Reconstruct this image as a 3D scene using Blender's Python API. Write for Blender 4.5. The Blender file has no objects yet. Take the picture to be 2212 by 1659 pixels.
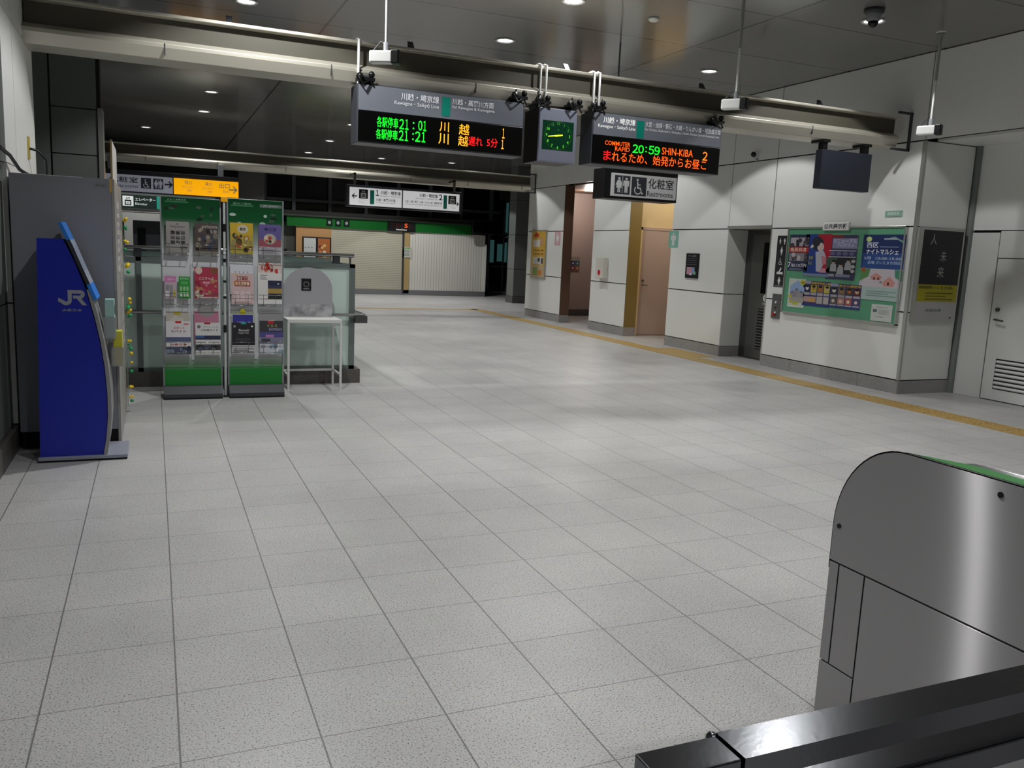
import bpy, bmesh, math, random
from mathutils import Vector, Matrix
random.seed(7)
SC = bpy.context.scene
COL = SC.collection
PI = math.pi
# ------------------------------------------------------------------ camera, world, exposure
T = 0.4                      # floor tile size
CAM_Z = 3.7139 * T
FPX, YAW, PIT, ROL = 1814.216, .4059, -.1553, .0440
def _rot():
    cy, sy, cp, sp = math.cos(YAW), math.sin(YAW), math.cos(PIT), math.sin(PIT)
    f = Vector((sy*cp, cy*cp, sp)); rt = Vector((cy, -sy, 0)); up = rt.cross(f)
    c, s = math.cos(ROL), math.sin(ROL)
    return c*rt + s*up, -s*rt + c*up, f
_R, _U, _F = _rot()
cam = bpy.data.cameras.new('camera')
cam.sensor_fit = 'HORIZONTAL'; cam.sensor_width = 36.0
cam.lens = FPX * 36.0 / 2212.0
cam.clip_start = 0.05; cam.clip_end = 200
cam_o = bpy.data.objects.new('camera', cam); COL.objects.link(cam_o)
M = Matrix((( _R.x, _U.x, -_F.x, 0), (_R.y, _U.y, -_F.y, 0), (_R.z, _U.z, -_F.z, CAM_Z), (0, 0, 0, 1)))
cam_o.matrix_world = M
SC.camera = cam_o
w = bpy.data.worlds.new('night'); SC.world = w; w.use_nodes = True
w.node_tree.nodes['Background'].inputs[0].default_value = (0.5, 0.6, 0.75, 1)
w.node_tree.nodes['Background'].inputs[1].default_value = 0.012
SC.view_settings.view_transform = 'Standard'
SC.view_settings.look = 'None'
SC.view_settings.gamma = 1.0
SC.view_settings.use_curve_mapping = False
SC.view_settings.exposure = 0.0
LAMP_W = 118.0                # power of one ceiling downlight
LAMP_COL = (1.0, 1.0, 0.995)
CEIL = 3.95
XW = 8.22                    # face of the right wall
YB = 26.0                    # face of the far shop

def PX(x, y, axis, val):
    """world point on the plane axis=val seen at photo pixel x, y (used to read positions off the photograph)"""
    d = _F + _R*((x-1106)/FPX) - _U*((y-829.5)/FPX)
    k = {'X': 0, 'Y': 1, 'Z': 2}[axis]
    c = Vector((0, 0, CAM_Z)); t = (val - c[k]) / d[k]
    return c + d*t

# ------------------------------------------------------------------ materials
_m = {}
def srgb(c):
    if isinstance(c, str):
        c = [int(c[i:i+2], 16)/255 for i in (1, 3, 5)]
    return tuple(v/12.92 if v <= .04045 else ((v+.055)/1.055)**2.4 for v in c) + (1,)
def mat(name, c, rough=.5, metal=0., emit=0., spec=.5, trans=0., alpha=1., bump=0., bscale=40., aniso=0., ior=1.45, vary=0., coat=0.):
    if name in _m: return _m[name]
    m = bpy.data.materials.new(name); m.use_nodes = True
    nt = m.node_tree; b = nt.nodes['Principled BSDF']
    col = srgb(c)
    b.inputs['Base Color'].default_value = col
    b.inputs['Roughness'].default_value = rough
    b.inputs['Metallic'].default_value = metal
    b.inputs['Specular IOR Level'].default_value = spec
    b.inputs['IOR'].default_value = ior
    b.inputs['Transmission Weight'].default_value = trans
    b.inputs['Alpha'].default_value = alpha
    b.inputs['Coat Weight'].default_value = coat
    if aniso:
        b.inputs['Anisotropic'].default_value = aniso
    if emit:
        b.inputs['Emission Color'].default_value = col
        b.inputs['Emission Strength'].default_value = emit
    tc = nt.nodes.new('ShaderNodeTexCoord')
    if bump:
        n = nt.nodes.new('ShaderNodeTexNoise'); n.inputs['Scale'].default_value = bscale; n.inputs['Detail'].default_value = 3
        bp = nt.nodes.new('ShaderNodeBump'); bp.inputs['Strength'].default_value = bump; bp.inputs['Distance'].default_value = .004
        nt.links.new(tc.outputs['Object'], n.inputs['Vector']); nt.links.new(n.outputs['Fac'], bp.inputs['Height'])
        nt.links.new(bp.outputs['Normal'], b.inputs['Normal'])
    if vary:
        n = nt.nodes.new('ShaderNodeTexNoise'); n.inputs['Scale'].default_value = 3.; n.inputs['Detail'].default_value = 4
        mx = nt.nodes.new('ShaderNodeMix'); mx.data_type = 'RGBA'; mx.blend_type = 'MULTIPLY'
        mx.inputs[6].default_value = col
        cr = nt.nodes.new('ShaderNodeValToRGB')
        cr.color_ramp.elements[0].color = (1-vary, 1-vary, 1-vary, 1); cr.color_ramp.elements[1].color = (1, 1, 1, 1)
        nt.links.new(tc.outputs['Object'], n.inputs['Vector']); nt.links.new(n.outputs['Fac'], cr.inputs[0])
        nt.links.new(cr.outputs[0], mx.inputs[7]); mx.inputs[0].default_value = 1.
        nt.links.new(mx.outputs[2], b.inputs['Base Color'])
    _m[name] = m
    return m
def P(c, rough=.45):        # a printed or painted colour
    return mat('print_' + (c if isinstance(c, str) else '_'.join('%.2f' % v for v in c)).strip('#'), c, rough)
def E(c, s):                # something that gives off light
    return mat('glow_%s_%.2f' % (c.strip('#'), s), c, .5, emit=s)

def node_mat(name):
    m = bpy.data.materials.new(name); m.use_nodes = True; _m[name] = m
    return m, m.node_tree, m.node_tree.nodes['Principled BSDF']
def mth(nt, op, a, b=None, c=None):
    n = nt.nodes.new('ShaderNodeMath'); n.operation = op
    for i, v in enumerate((a, b, c)):
        if v is None: continue
        if isinstance(v, (int, float)): n.inputs[i].default_value = v
        else: nt.links.new(v, n.inputs[i])
    return n.outputs[0]
def mixc(nt, fac, a, b, mode='MIX'):
    n = nt.nodes.new('ShaderNodeMix'); n.data_type = 'RGBA'; n.blend_type = mode
    for i, v in ((0, fac), (6, a), (7, b)):
        if isinstance(v, (int, float)): n.inputs[i].default_value = v
        elif isinstance(v, tuple): n.inputs[i].default_value = v
        else: nt.links.new(v, n.inputs[i])
    return n.outputs[2]
def ramp(nt, v, p0, c0, p1, c1):
    n = nt.nodes.new('ShaderNodeValToRGB')
    n.color_ramp.elements[0].position = p0; n.color_ramp.elements[0].color = c0
    n.color_ramp.elements[1].position = p1; n.color_ramp.elements[1].color = c1
    nt.links.new(v, n.inputs[0]); return n.outputs[0]
def granite(name, base, tile, ox, oy, gw_x, gw_y, rough):
    m, nt, b = node_mat(name)
    tc = nt.nodes.new('ShaderNodeTexCoord'); sp = nt.nodes.new('ShaderNodeSeparateXYZ')
    nt.links.new(tc.outputs['Object'], sp.inputs[0])
    def tex(scale, detail):
        n = nt.nodes.new('ShaderNodeTexNoise'); n.inputs['Scale'].default_value = scale; n.inputs['Detail'].default_value = detail
        n.inputs['Roughness'].default_value = .6
        nt.links.new(tc.outputs['Object'], n.inputs['Vector']); return n.outputs['Fac']
    c = srgb(base)
    dk = tuple(v*.30 for v in c[:3]) + (1,); lt = tuple(min(1, v*1.5) for v in c[:3]) + (1,)
    c1 = ramp(nt, tex(150., 2.), .33, dk, .47, c)
    c2 = ramp(nt, tex(220., 2.), .58, (0, 0, 0, 1), .72, (1, 1, 1, 1))
    col = mixc(nt, c2, c1, lt)
    c3 = ramp(nt, tex(1.3, 4.), .3, (.88, .88, .88, 1), .7, (1.06, 1.06, 1.05, 1))
    col = mixc(nt, 1., col, c3, 'MULTIPLY')
    if tile:
        fx = mth(nt, 'DIVIDE', mth(nt, 'SUBTRACT', sp.outputs[0], ox), tile)
        fy = mth(nt, 'DIVIDE', mth(nt, 'SUBTRACT', sp.outputs[1], oy), tile)
        cb = nt.nodes.new('ShaderNodeCombineXYZ')
        nt.links.new(mth(nt, 'FLOOR', fx), cb.inputs[0]); nt.links.new(mth(nt, 'FLOOR', fy), cb.inputs[1])
        wn = nt.nodes.new('ShaderNodeTexWhiteNoise'); nt.links.new(cb.outputs[0], wn.inputs['Vector'])
        v = ramp(nt, wn.outputs['Value'], 0., (.965, .965, .965, 1), 1., (1.02, 1.02, 1.02, 1))
        col = mixc(nt, 1., col, v, 'MULTIPLY')
        def line(f, w_):
            d = mth(nt, 'ABSOLUTE', mth(nt, 'SUBTRACT', mth(nt, 'FRACT', mth(nt, 'ADD', f, .5)), .5))
            return mth(nt, 'LESS_THAN', d, w_ / tile)
        g = mth(nt, 'MAXIMUM', line(fx, gw_x), line(fy, gw_y))
        col = mixc(nt, mth(nt, 'MULTIPLY', g, .7), col, srgb('#3a3937'))
    nt.links.new(col, b.inputs['Base Color'])
    b.inputs['Roughness'].default_value = rough
    return m
M_FLOOR = granite('floor_granite', '#bbbab9', T, .0422, .38096, .0028, .0017, .42)
M_BASE = granite('skirting_granite', '#a09e9c', 0, 0, 0, 0, 0, .45)
M_BASED = granite('dark_skirting_granite', '#5d5956', 0, 0, 0, 0, 0, .45)
M_WALL = mat('enamel_panel', '#eaebe8', .38, vary=.04)
M_WALLD = mat('grey_panel', '#7d837f', .4)
M_GAP = mat('panel_gap', '#222321', .8)
M_EDGE = mat('aluminium_edge', '#b8b9b5', .3, .6)
M_STEEL = mat('brushed_steel', '#a4a4a5', .3, 1., aniso=.0, bump=.02, bscale=300)
M_DSTEEL = mat('dark_steel', '#6a6a68', .35, .9)
M_BLACK = mat('black_plastic', '#101113', .4)
M_BLKG = mat('black_glossy', '#050506', .12)
M_RUB = mat('rubber', '#0b0b0c', .8)
M_WHITE = mat('white_paint', '#dedfdc', .4)
M_GREY = mat('grey_paint', '#83868a', .45)
M_DGREY = mat('dark_grey_paint', '#3b3d42', .45)
M_BEAM = mat('beam_metal', '#ccc8ba', .38, .55, bump=.02, bscale=20)

# ------------------------------------------------------------------ mesh builder
_tx = {}
def text_geo(s, bold=0., reso=2):
    k = (s, bold)
    if k in _tx: return _tx[k]
    c = bpy.data.curves.new('lettering', 'FONT'); c.body = s; c.size = 1; c.resolution_u = reso; c.offset = bold
    o = bpy.data.objects.new('lettering', c); COL.objects.link(o)
    dg = bpy.context.evaluated_depsgraph_get()
    m = bpy.data.meshes.new_from_object(o.evaluated_get(dg))
    vs = [(v.co.x, v.co.y) for v in m.vertices]; fs = [tuple(p.vertices) for p in m.polygons]
    bpy.data.objects.remove(o); bpy.data.curves.remove(c); bpy.data.meshes.remove(m)
    x0 = min(v[0] for v in vs); x1 = max(v[0] for v in vs); y0 = min(v[1] for v in vs); y1 = max(v[1] for v in vs)
    _tx[k] = (vs, fs, (x0, x1, y0, y1)); return _tx[k]
class MB:
    def __init__(s): s.v = []; s.f = []; s.mi = []; s.mats = []; s.sm = []
    def k(s, m):
        if m not in s.mats: s.mats.append(m)
        return s.mats.index(m)
    def add(s, vs, fs, m, smooth=False):
        b = len(s.v); s.v += [tuple(v) for v in vs]; i = s.k(m)
        for f in fs: s.f.append(tuple(b+j for j in f)); s.mi.append(i); s.sm.append(smooth)
        return s
    def box(s, x0, x1, y0, y1, z0, z1, m):
        vs = [(x, y, z) for x in (x0, x1) for y in (y0, y1) for z in (z0, z1)]
        return s.add(vs, [(0, 1, 3, 2), (4, 6, 7, 5), (0, 4, 5, 1), (2, 3, 7, 6), (0, 2, 6, 4), (1, 5, 7, 3)], m)
    def rect(s, x0, x1, z0, z1, y, m):          # printed patch facing -y
        return s.add([(x0, y, z0), (x1, y, z0), (x1, y, z1), (x0, y, z1)], [(0, 1, 2, 3)], m)
    def poly(s, pts, y, m): return s.add([(p[0], y, p[1]) for p in pts], [tuple(range(len(pts)))], m)
    def disc(s, cx, cz, rx, rz, y, m, n=20):
        return s.poly([(cx+rx*math.cos(2*PI*i/n), cz+rz*math.sin(2*PI*i/n)) for i in range(n)], y, m)
    def ring(s, cx, cz, r0, r1, y, m, a0=0, a1=2*PI, n=28):
        vs = []; fs = []
        for i in range(n+1):
            a = a0+(a1-a0)*i/n
            vs += [(cx+r0*math.cos(a), y, cz+r0*math.sin(a)), (cx+r1*math.cos(a), y, cz+r1*math.sin(a))]
        for i in range(n): fs.append((2*i, 2*i+2, 2*i+3, 2*i+1))
        return s.add(vs, fs, m)
    def prism(s, pts, axis, a0, a1, m, smooth=False):   # pts in the two other axes (kept in x,y,z order)
        n = len(pts)
        def mk(p, a): return {'x': (a, p[0], p[1]), 'y': (p[0], a, p[1]), 'z': (p[0], p[1], a)}[axis]
        vs = [mk(p, a0) for p in pts] + [mk(p, a1) for p in pts]
        s.add(vs, [tuple(range(n-1, -1, -1)), tuple(range(n, 2*n))], m)
        s.add(vs, [(i, (i+1) % n, n+(i+1) % n, n+i) for i in range(n)], m, smooth); return s
    def tube(s, path, r, m, n=10):
        path = [Vector(p) for p in path]; vs = []; fs = []
        for i, p in enumerate(path):
            d = (path[min(i+1, len(path)-1)] - path[max(i-1, 0)]).normalized()
            a = Vector((0, 0, 1)) if abs(d.z) < .9 else Vector((1, 0, 0))
            u = d.cross(a).normalized(); w_ = d.cross(u)
            vs += [p + r*(math.cos(2*PI*j/n)*u + math.sin(2*PI*j/n)*w_) for j in range(n)]
        for i in range(len(path)-1):
            for j in range(n): fs.append((i*n+j, i*n+(j+1) % n, (i+1)*n+(j+1) % n, (i+1)*n+j))
        s.add(vs, fs, m, True)
        return s.add([vs[j] for j in range(n)] + [vs[-n+j] for j in range(n)], [tuple(range(n)), tuple(range(n, 2*n))], m)
    def lathe(s, prof, c, m, n=24):             # prof: (r, z) about the vertical axis at c
        vs = []; fs = []; k = len(prof)
        for i in range(n):
            a = 2*PI*i/n
            vs += [(c[0]+r*math.cos(a), c[1]+r*math.sin(a), c[2]+z) for r, z in prof]
        for i in range(n):
            for j in range(k-1): fs.append((i*k+j, ((i+1) % n)*k+j, ((i+1) % n)*k+j+1, i*k+j+1))
        return s.add(vs, fs, m, True)
    def ball(s, c, r, m, n=12, sq=(1, 1, 1)):
        vs = []; fs = []; h = n//2
        for i in range(h+1):
            t = PI*i/h
            for j in range(n): vs.append((c[0]+sq[0]*r*math.sin(t)*math.cos(2*PI*j/n), c[1]+sq[1]*r*math.sin(t)*math.sin(2*PI*j/n), c[2]+sq[2]*r*math.cos(t)))
        for i in range(h):
            for j in range(n): fs.append((i*n+j, i*n+(j+1) % n, (i+1)*n+(j+1) % n, (i+1)*n+j))
        return s.add(vs, fs, m, True)
    def text(s, t, x0, x1, z0, z1, y, m, bold=0., keep=None, sl=0.):   # stretched to the box, or keep='l'/'c'/'r'; sl: none
        vs, fs, (a0, a1, b0, b1) = text_geo(t, bold)
        sz = (z1-z0)/(b1-b0); sx = (x1-x0)/(a1-a0); ox = x0
        if keep:
            q = min(sx, sz); wd = (a1-a0)*q
            ox = {'l': x0, 'c': (x0+x1-wd)/2, 'r': x1-wd}[keep]
            zc = (z0+z1)/2; z0 = zc-(b1-b0)*q/2; sx = sz = q
        return s.add([(ox+(v[0]-a0)*sx, y, z0+(v[1]-b0)*sz) for v in vs], fs, m)
    def build(s, name, parent=None, bevel=0., loc=None, rz=0., rot=None, segs=2):
        me = bpy.data.meshes.new(name); me.from_pydata(s.v, [], s.f)
        for m in s.mats: me.materials.append(m)
        me.polygons.foreach_set('material_index', s.mi); me.polygons.foreach_set('use_smooth', s.sm)
        me.validate(); me.update()
        o = bpy.data.objects.new(name, me); COL.objects.link(o)
        if parent: o.parent = parent
        if loc: o.location = loc
        o.rotation_euler = rot if rot else (0, 0, rz)
        if bevel:
            # separate shared-corner boxes each get their own softened edges
            b = o.modifiers.new('bevel', 'BEVEL'); b.width = bevel; b.segments = segs; b.limit_method = 'ANGLE'; b.angle_limit = .6
        return o
def fixn(o):
    bm = bmesh.new(); bm.from_mesh(o.data); bmesh.ops.recalc_face_normals(bm, faces=bm.faces); bm.to_mesh(o.data); bm.free(); return o
def thing(name, label, cat, loc=(0, 0, 0), rz=0., group=None):
    o = bpy.data.objects.new(name, None); COL.objects.link(o); o.empty_display_size = .1
    o.location = loc; o.rotation_euler = (0, 0, rz); o['label'] = label; o['category'] = cat
    if group: o['group'] = group
    return o
def tag(o, label, cat, group=None):
    o['label'] = label; o['category'] = cat
    if group: o['group'] = group
    return o
def struct(mb, name, bevel=0., label=None, parent=None):
    o = fixn(mb.build(name, parent, bevel)); o['kind'] = 'structure'
    if label: o['label'] = label
    return o
def part(mb, name, parent, bevel=0., label=None, **k):
    o = mb.build(name, parent, bevel, **k)
    if label: o['label'] = label
    return o

# ------------------------------------------------------------------ floor and ceiling
mb = MB().box(-8, 15, -7, 33, -.15, 0, M_FLOOR); struct(mb, 'floor')

m, nt, b = node_mat('ceiling_panels')
tc = nt.nodes.new('ShaderNodeTexCoord'); sp = nt.nodes.new('ShaderNodeSeparateXYZ'); nt.links.new(tc.outputs['Object'], sp.inputs[0])
def seam(v, off, per, wd):
    f = mth(nt, 'DIVIDE', mth(nt, 'SUBTRACT', v, off), per)
    d = mth(nt, 'ABSOLUTE', mth(nt, 'SUBTRACT', mth(nt, 'FRACT', mth(nt, 'ADD', f, .5)), .5))
    return mth(nt, 'LESS_THAN', d, wd/per)
g = mth(nt, 'MAXIMUM', seam(sp.outputs[0], 1.87, 3.98, .013), seam(sp.outputs[1], 8.70, 1.45, .010))
nt.links.new(mixc(nt, g, srgb('#757471'), srgb('#151515')), b.inputs['Base Color'])
b.inputs['Roughness'].default_value = .14; b.inputs['Specular IOR Level'].default_value = .45
M_CEIL = m
mb = MB().box(-8, 15, -7, 33, CEIL, CEIL+.15, M_CEIL); struct(mb, 'ceiling')

# ------------------------------------------------------------------ right wall (faces -X)
def panel(mb, y0, y1, z0, z1, x=XW, m=M_WALL, g=.0085, t=.02):
    mb.box(x, x+t, min(y0, y1)+g, max(y0, y1)-g, z0+g, z1-g, m)
SK = .165
ZS = (SK, .985, 1.99, 2.97, CEIL)
wall = MB(); back = MB(); base = MB()
def wallrun(ya, yb, z0=0., splits=()):
    """panels between ya and yb above z0, seams at the fixed heights and at the given Y"""
    ys = [ya] + sorted(splits) + [yb]
    for a, b_ in zip(ys, ys[1:]):
        for q, r in zip(ZS, ZS[1:]):
            if r <= z0 + .01: continue
            panel(wall, a, b_, max(q, z0), r)
    wall.box(XW+.012, XW+.20, ya+.025, yb-.025, max(z0+.03, 0 if z0 else SK), CEIL, M_GAP)
    if z0 == 0:
        n = max(1, round((yb-ya)/.62))
        for i in range(n):
            base.box(XW-.004, XW+.2, ya+(yb-ya)*i/n+.002, ya+(yb-ya)*(i+1)/n-.002, 0, SK-.006, M_BASE)
OP1 = (15.30, 16.67); OP2 = (12.46, 13.88); DR = (9.90, 10.90); COR = 7.38
wallrun(OP1[1], 18.55)
wallrun(*OP1, z0=2.97)
wallrun(OP2[1], OP1[0])
wallrun(*OP2, z0=2.97)
wallrun(DR[1], OP2[0])
wallrun(*DR, z0=1.99)
wallrun(COR, DR[0])
wallrun(-6.9, COR, z0=2.97, splits=(-3.6, -.0, 3.6))
# returns: far end, both sides of the recess by the dark door
wall.box(XW, XW+.2, 18.55, 18.57, 0, CEIL, M_WALL)
wall.box(XW+.004, 8.62, DR[1], DR[1]+.02, SK, .98, M_WALL); wall.box(XW+.004, 8.62, DR[1], DR[1]+.02, .992, 1.985, M_WALL)
base.box(XW+.004, 8.62, DR[1]-.004, DR[1]+.02, 0, SK-.006, M_BASE)
# pillar face towards the camera
PF = COR
for q, r in ((SK, .985), (.985, 1.99), (1.99, 2.965)):
    wall.box(XW+.025, 9.04, PF-.004, PF+.016, q+.006, r-.006, M_WALLD if 0 else M_WALL)
wall.box(XW+.02, 9.10, PF+.01, PF+.3, SK, 2.97, M_GAP)
wall.box(XW-.002, XW+.022, PF-.012, PF+.03, SK, 2.965, M_EDGE)
base.box(XW, 9.06, PF-.006, PF+.3, 0, SK-.006, M_BASE)
# recess behind the pillar: back wall at X=9.1 and soffit
wall.box(9.10, 9.3, -6.9, PF+.3, 1.99, 2.97, M_WALL)
wall.box(9.13, 9.3, -6.9, PF+.3, 0, 1.98, M_GAP)
wall.box(XW+.2, 9.3, -6.9, PF+.01, 2.97, 3.05, M_WALL)
wall.box(9.06, 9.13, PF-.06, PF+.01, 0, 2.965, M_WALLD)
struct(wall, 'wall_right'); struct(base, 'baseboard_right')
# white plant-room doors in the recess
def door_3():
    x = 9.10
    f = MB(); 
    f.box(x, x+.03, 6.96, 7.32, .0, 1.96, M_WHITE); f.box(x, x+.03, 7.33, 7.38, 0, 1.98, M_WALLD)
    d = struct(f, 'door_3', .004, 'narrow fixed white leaf beside the louvred white door')
    f = MB(); f.box(x, x+.035, 6.02, 6.945, .01, 1.66, M_WHITE); f.box(x+.005, x+.03, 5.95, 6.955, 1.67, 1.98, M_WHITE)
    d2 = struct(f, 'door_4', .004, 'white louvred door in the recess at the right edge')
    l = MB(); l.box(x-.003, x+.004, 6.15, 6.80, .14, .50, M_GAP)
    for i in range(7):
        z = .15 + i*.05
        l.prism([(x-.004, z), (x+.002, z+.012), (x+.002, z+.040), (x-.016, z+.014)], 'y', 6.16, 6.79, M_WHITE)
    part(fixn_mb(l), 'louvre', d2)
    h = MB(); h.tube([(x-.005, 6.86, .955), (x-.05, 6.86, .955), (x-.055, 6.80, .95), (x-.055, 6.74, .945)], .011, M_DSTEEL, 8)
    h.tube([(x, 6.86, 1.07), (x-.02, 6.86, 1.07)], .024, M_DSTEEL, 12)
    part(h, 'door_handle', d2)
    h = MB(); h.box(x-.02, x, 6.08, 6.2, 1.4, 1.62, M_DGREY); part(h, 'closer_cover', d2, .004)
def fixn_mb(m): return m
door_3()
# dark stainless door with louvre (restroom for all) in its recess
def door_2():
    x = 8.60; y0, y1 = DR
    f = MB(); f.box(x, x+.06, y0, y1, 0, 1.99, M_DSTEEL); d = struct(f, 'door_2', .0, 'dark stainless door with tall slit window and louvre')
    l = MB(); l.box(x-.02, x+.001, y0+.10, y1-.17, .03, 1.93, mat('door_steel', '#6f6f6c', .35, .7)); part(l, 'leaf', d, .004)
    g_ = MB(); g_.box(x-.024, x-.019, 10.20, 10.46, 1.03, 1.80, M_BLKG); part(g_, 'slit_window', d)
    l = MB(); l.box(x-.023, x-.019, 10.18, 10.48, .17, .80, M_GAP)
    for i in range(14):
        z = .18+i*.0445; l.prism([(x-.022, z), (x-.022, z+.022), (x-.038, z+.006)], 'y', 10.19, 10.47, M_DSTEEL)
    part(l, 'louvre', d)
    s_ = MB()
    n = 20
    vs = [(x-.024, 10.33+.055*math.cos(2*PI*i/n), .965+.055*math.sin(2*PI*i/n)) for i in range(n)]
    s_.add(vs, [tuple(range(n))], P('#d9d9d4'))
    for dy, dz in ((-.02, .0), (.018, .004), (0, .02)):
        vs = [(x-.0245, 10.33+dy+.008*math.cos(2*PI*i/8), .965+dz+.008*math.sin(2*PI*i/8)) for i in range(8)]
        s_.add(vs, [tuple(range(8))], P('#666a6e'))
    vs = [(x-.024, 10.33-.06, .86), (x-.024, 10.33+.06, .86), (x-.024, 10.33+.06, .895), (x-.024, 10.33-.06, .895)]
    s_.add(vs, [(0, 1, 2, 3)], P('#9b9c90'))
    part(s_, 'round_sticker', d)
    s_ = MB(); s_.add([(x-.024, 10.07, 1.47), (x-.024, 10.13, 1.47), (x-.024, 10.13, 1.66), (x-.024, 10.07, 1.66)], [(0, 1, 2, 3)], P('#a5ad55')); part(s_, 'green_sticker', d)
    f = MB(); f.box(XW-.004, XW+.02, y0-.02, y0+.004, SK, 1.99, M_EDGE); f.box(XW-.006, XW+.02, y0, y1+.02, 1.985, 2.035, M_EDGE)
    struct(f, 'trim_1')
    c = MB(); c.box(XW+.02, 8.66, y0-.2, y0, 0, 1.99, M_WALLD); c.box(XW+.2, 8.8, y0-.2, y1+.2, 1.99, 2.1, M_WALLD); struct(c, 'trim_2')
door_2()
# restroom rooms
M_BRN = mat('brown_board', '#6b5142', .45); M_PNK = mat('rose_board', '#b5a197', .4); M_YEL = mat('ochre_board', '#87713f', .45); M_PINKD = mat('rose_door', '#b5a29b', .38)
r = MB()
r.box(XW+.004, 8.45, OP1[1]+.003, OP1[1]+.2, SK, 2.97, M_BRN); r.box(XW+.004, 8.45, OP1[1]-.003, OP1[1]+.2, 0, SK, M_BASE)
r.box(8.3, 11.5, 18.6, 18.7, .16, 2.97, M_PNK); r.box(8.3, 11.5, 18.58, 18.7, 0, .16, M_BASED)
r.box(XW+.2, 11.5, 14.3, 18.7, 2.97, 3.05, M_BRN); r.box(11.4, 11.5, 14.4, 18.7, 0, 2.97, M_PNK)
r.box(XW+.2, 11.5, 14.3, 14.42, 0, 2.97, M_BRN)
struct(r, 'wall_restroom')
r = MB()
r.box(XW+.004, 8.48, OP2[1]+.003, OP2[1]+.12, SK, 2.97, M_YEL); r.box(XW+.004, 8.48, OP2[1]-.003, OP2[1]+.12, 0, SK, M_BASE)
r.box(8.42, 11.5, 14.06, 14.2, 0, 2.97, mat('yellow_board', '#e3cda2', .4))
r.box(XW+.2, 11.5, 11.6, 14.2, 2.97, 3.05, mat('room_ceiling', '#cfc3a8', .5)); r.box(11.4, 11.5, 11.6, 14.2, 0, 2.97, _m['yellow_board'])
r.box(XW+.2, 11.5, 11.5, 11.62, 0, 2.97, _m['yellow_board'])
struct(r, 'wall_restroom_2')
d = MB(); d.box(8.60, 9.50, 14.03, 14.062, .01, 2.02, M_PINKD)
d1 = struct(d, 'door_1', .004, 'rose coloured door inside the yellow-lit restroom entrance')
d = MB()
for a, b_ in ((8.555, 8.60), (9.50, 9.55)): d.box(a, b_, 14.02, 14.062, 0, 2.07, _m['yellow_board'])
d.box(8.555, 9.55, 14.02, 14.062, 2.02, 2.07, M_PINKD); part(d, 'door_frame', d1)
d = MB(); d.tube([(8.67, 14.03, .98), (8.67, 13.98, .98), (8.75, 13.975, .97)], .011, M_DSTEEL, 8); d.tube([(8.67, 14.03, 1.06), (8.67, 14.015, 1.06)], .022, M_DSTEEL, 10); part(d, 'door_handle', d1)

# ------------------------------------------------------------------ left wall, left far panel, back wall
lw = MB()
XL = -.88; LE = 8.15
ys = [-6.9, -3.5, -.5, 2.5, 5.6, 6.55, 7.05, LE]
zs = [.165, 1.0, 1.93, 2.93, CEIL]
for a, b_ in zip(ys, ys[1:]):
    for q, r_ in zip(zs, zs[1:]): lw.box(XL-.05, XL-(.03 if b_ < 6.6 else 0), a+.005, b_-.005, q+.005, r_-.005, mat('grey_green_panel', '#6a706c', .45) if b_ < 6.6 else M_WALL)
lw.box(XL-.2, XL-.045, -6.9, LE, .16, CEIL, M_GAP); lw.box(XL-.2, XL+.004, -6.9, LE, 0, .16, M_BASED)
lw.box(XL-.2, XL, LE, LE+.012, 0, CEIL, M_WALL)
struct(lw, 'wall_left')
lp = MB()
for q, r_ in ((0, 2.37), (2.37, 2.88), (2.88, CEIL)):
    lp.box(-1.02, -.56, 11.0, 11.02, q+.006, r_-.006, M_WALLD)
lp.box(-1.5, -1.04, 11.0, 11.02, 0, CEIL, M_WALLD)
lp.box(-1.6, -.52, 11.012, 11.3, 0, CEIL, M_GAP); lp.box(-.55, -.50, 10.98, 11.31, 0, 2.9, M_EDGE)
struct(lp, 'wall_left_far')
bw = MB(); bw.box(-8, 15, -7, -6.9, 0, CEIL, M_WALLD); struct(bw, 'wall_front')
bw = MB(); bw.box(-8, -7.9, -6.9, 33, 0, CEIL, M_WALLD); struct(bw, 'wall_left_outer')
bw = MB(); bw.box(14.9, 15, -6.9, 33, 0, CEIL, M_WALLD); struct(bw, 'wall_right_outer')

# far glazing above and beside the shop
M_NIGHT = mat('night_glass', '#06080b', .08)
gz = MB(); gz.box(2.95, 10.6, 26.42, 26.5, 2.0, CEIL, M_NIGHT)
w1 = struct(gz, 'window_1', 0, 'dark glazing over the shuttered shop')
fr = MB(); MU = mat('mullion', '#43464a', .5)
for x in (3.08, 3.92, 5.0, 6.12, 7.15, 8.2, 9.25, 10.3): fr.box(x-.05, x+.05, 26.3, 26.44, 2.0, CEIL, MU)
fr.box(2.95, 10.6, 26.32, 26.44, 2.72, 2.80, MU); fr.box(2.95, 10.6, 26.32, 26.44, CEIL-.12, CEIL, MU)
part(fr, 'window_frame', w1)
gz = MB()
M_TEAL = mat('lit_street_glass', '#233e3e', .15, emit=.9)
gz.box(10.25, 11.45, 27.46, 27.5, .1, 3.3, M_NIGHT); w2 = struct(gz, 'window_2', 0, 'glazed entrance doors to the right of the shop')
def fp(x, y): q = PX(x, y, 'Y', 27.43); return q.x, q.z
g2 = MB()
for xa, ya, xb, yb_ in ((1057, 518, 1066, 567), (1075, 527, 1085, 565), (1091, 524, 1107, 567), (1095, 438, 1111, 514)):
    a, b_ = fp(xa, ya), fp(xb, yb_); g2.box(a[0], b_[0], 27.43, 27.47, b_[1], a[1], M_TEAL)
part(g2, 'lit_pane', w2)
fr = MB(); FA = mat('door_aluminium', '#5c6064', .4)
for x in (10.28, 10.66, 11.42): fr.box(x-.05, x+.05, 27.36, 27.46, 0, 3.3, FA)
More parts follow.
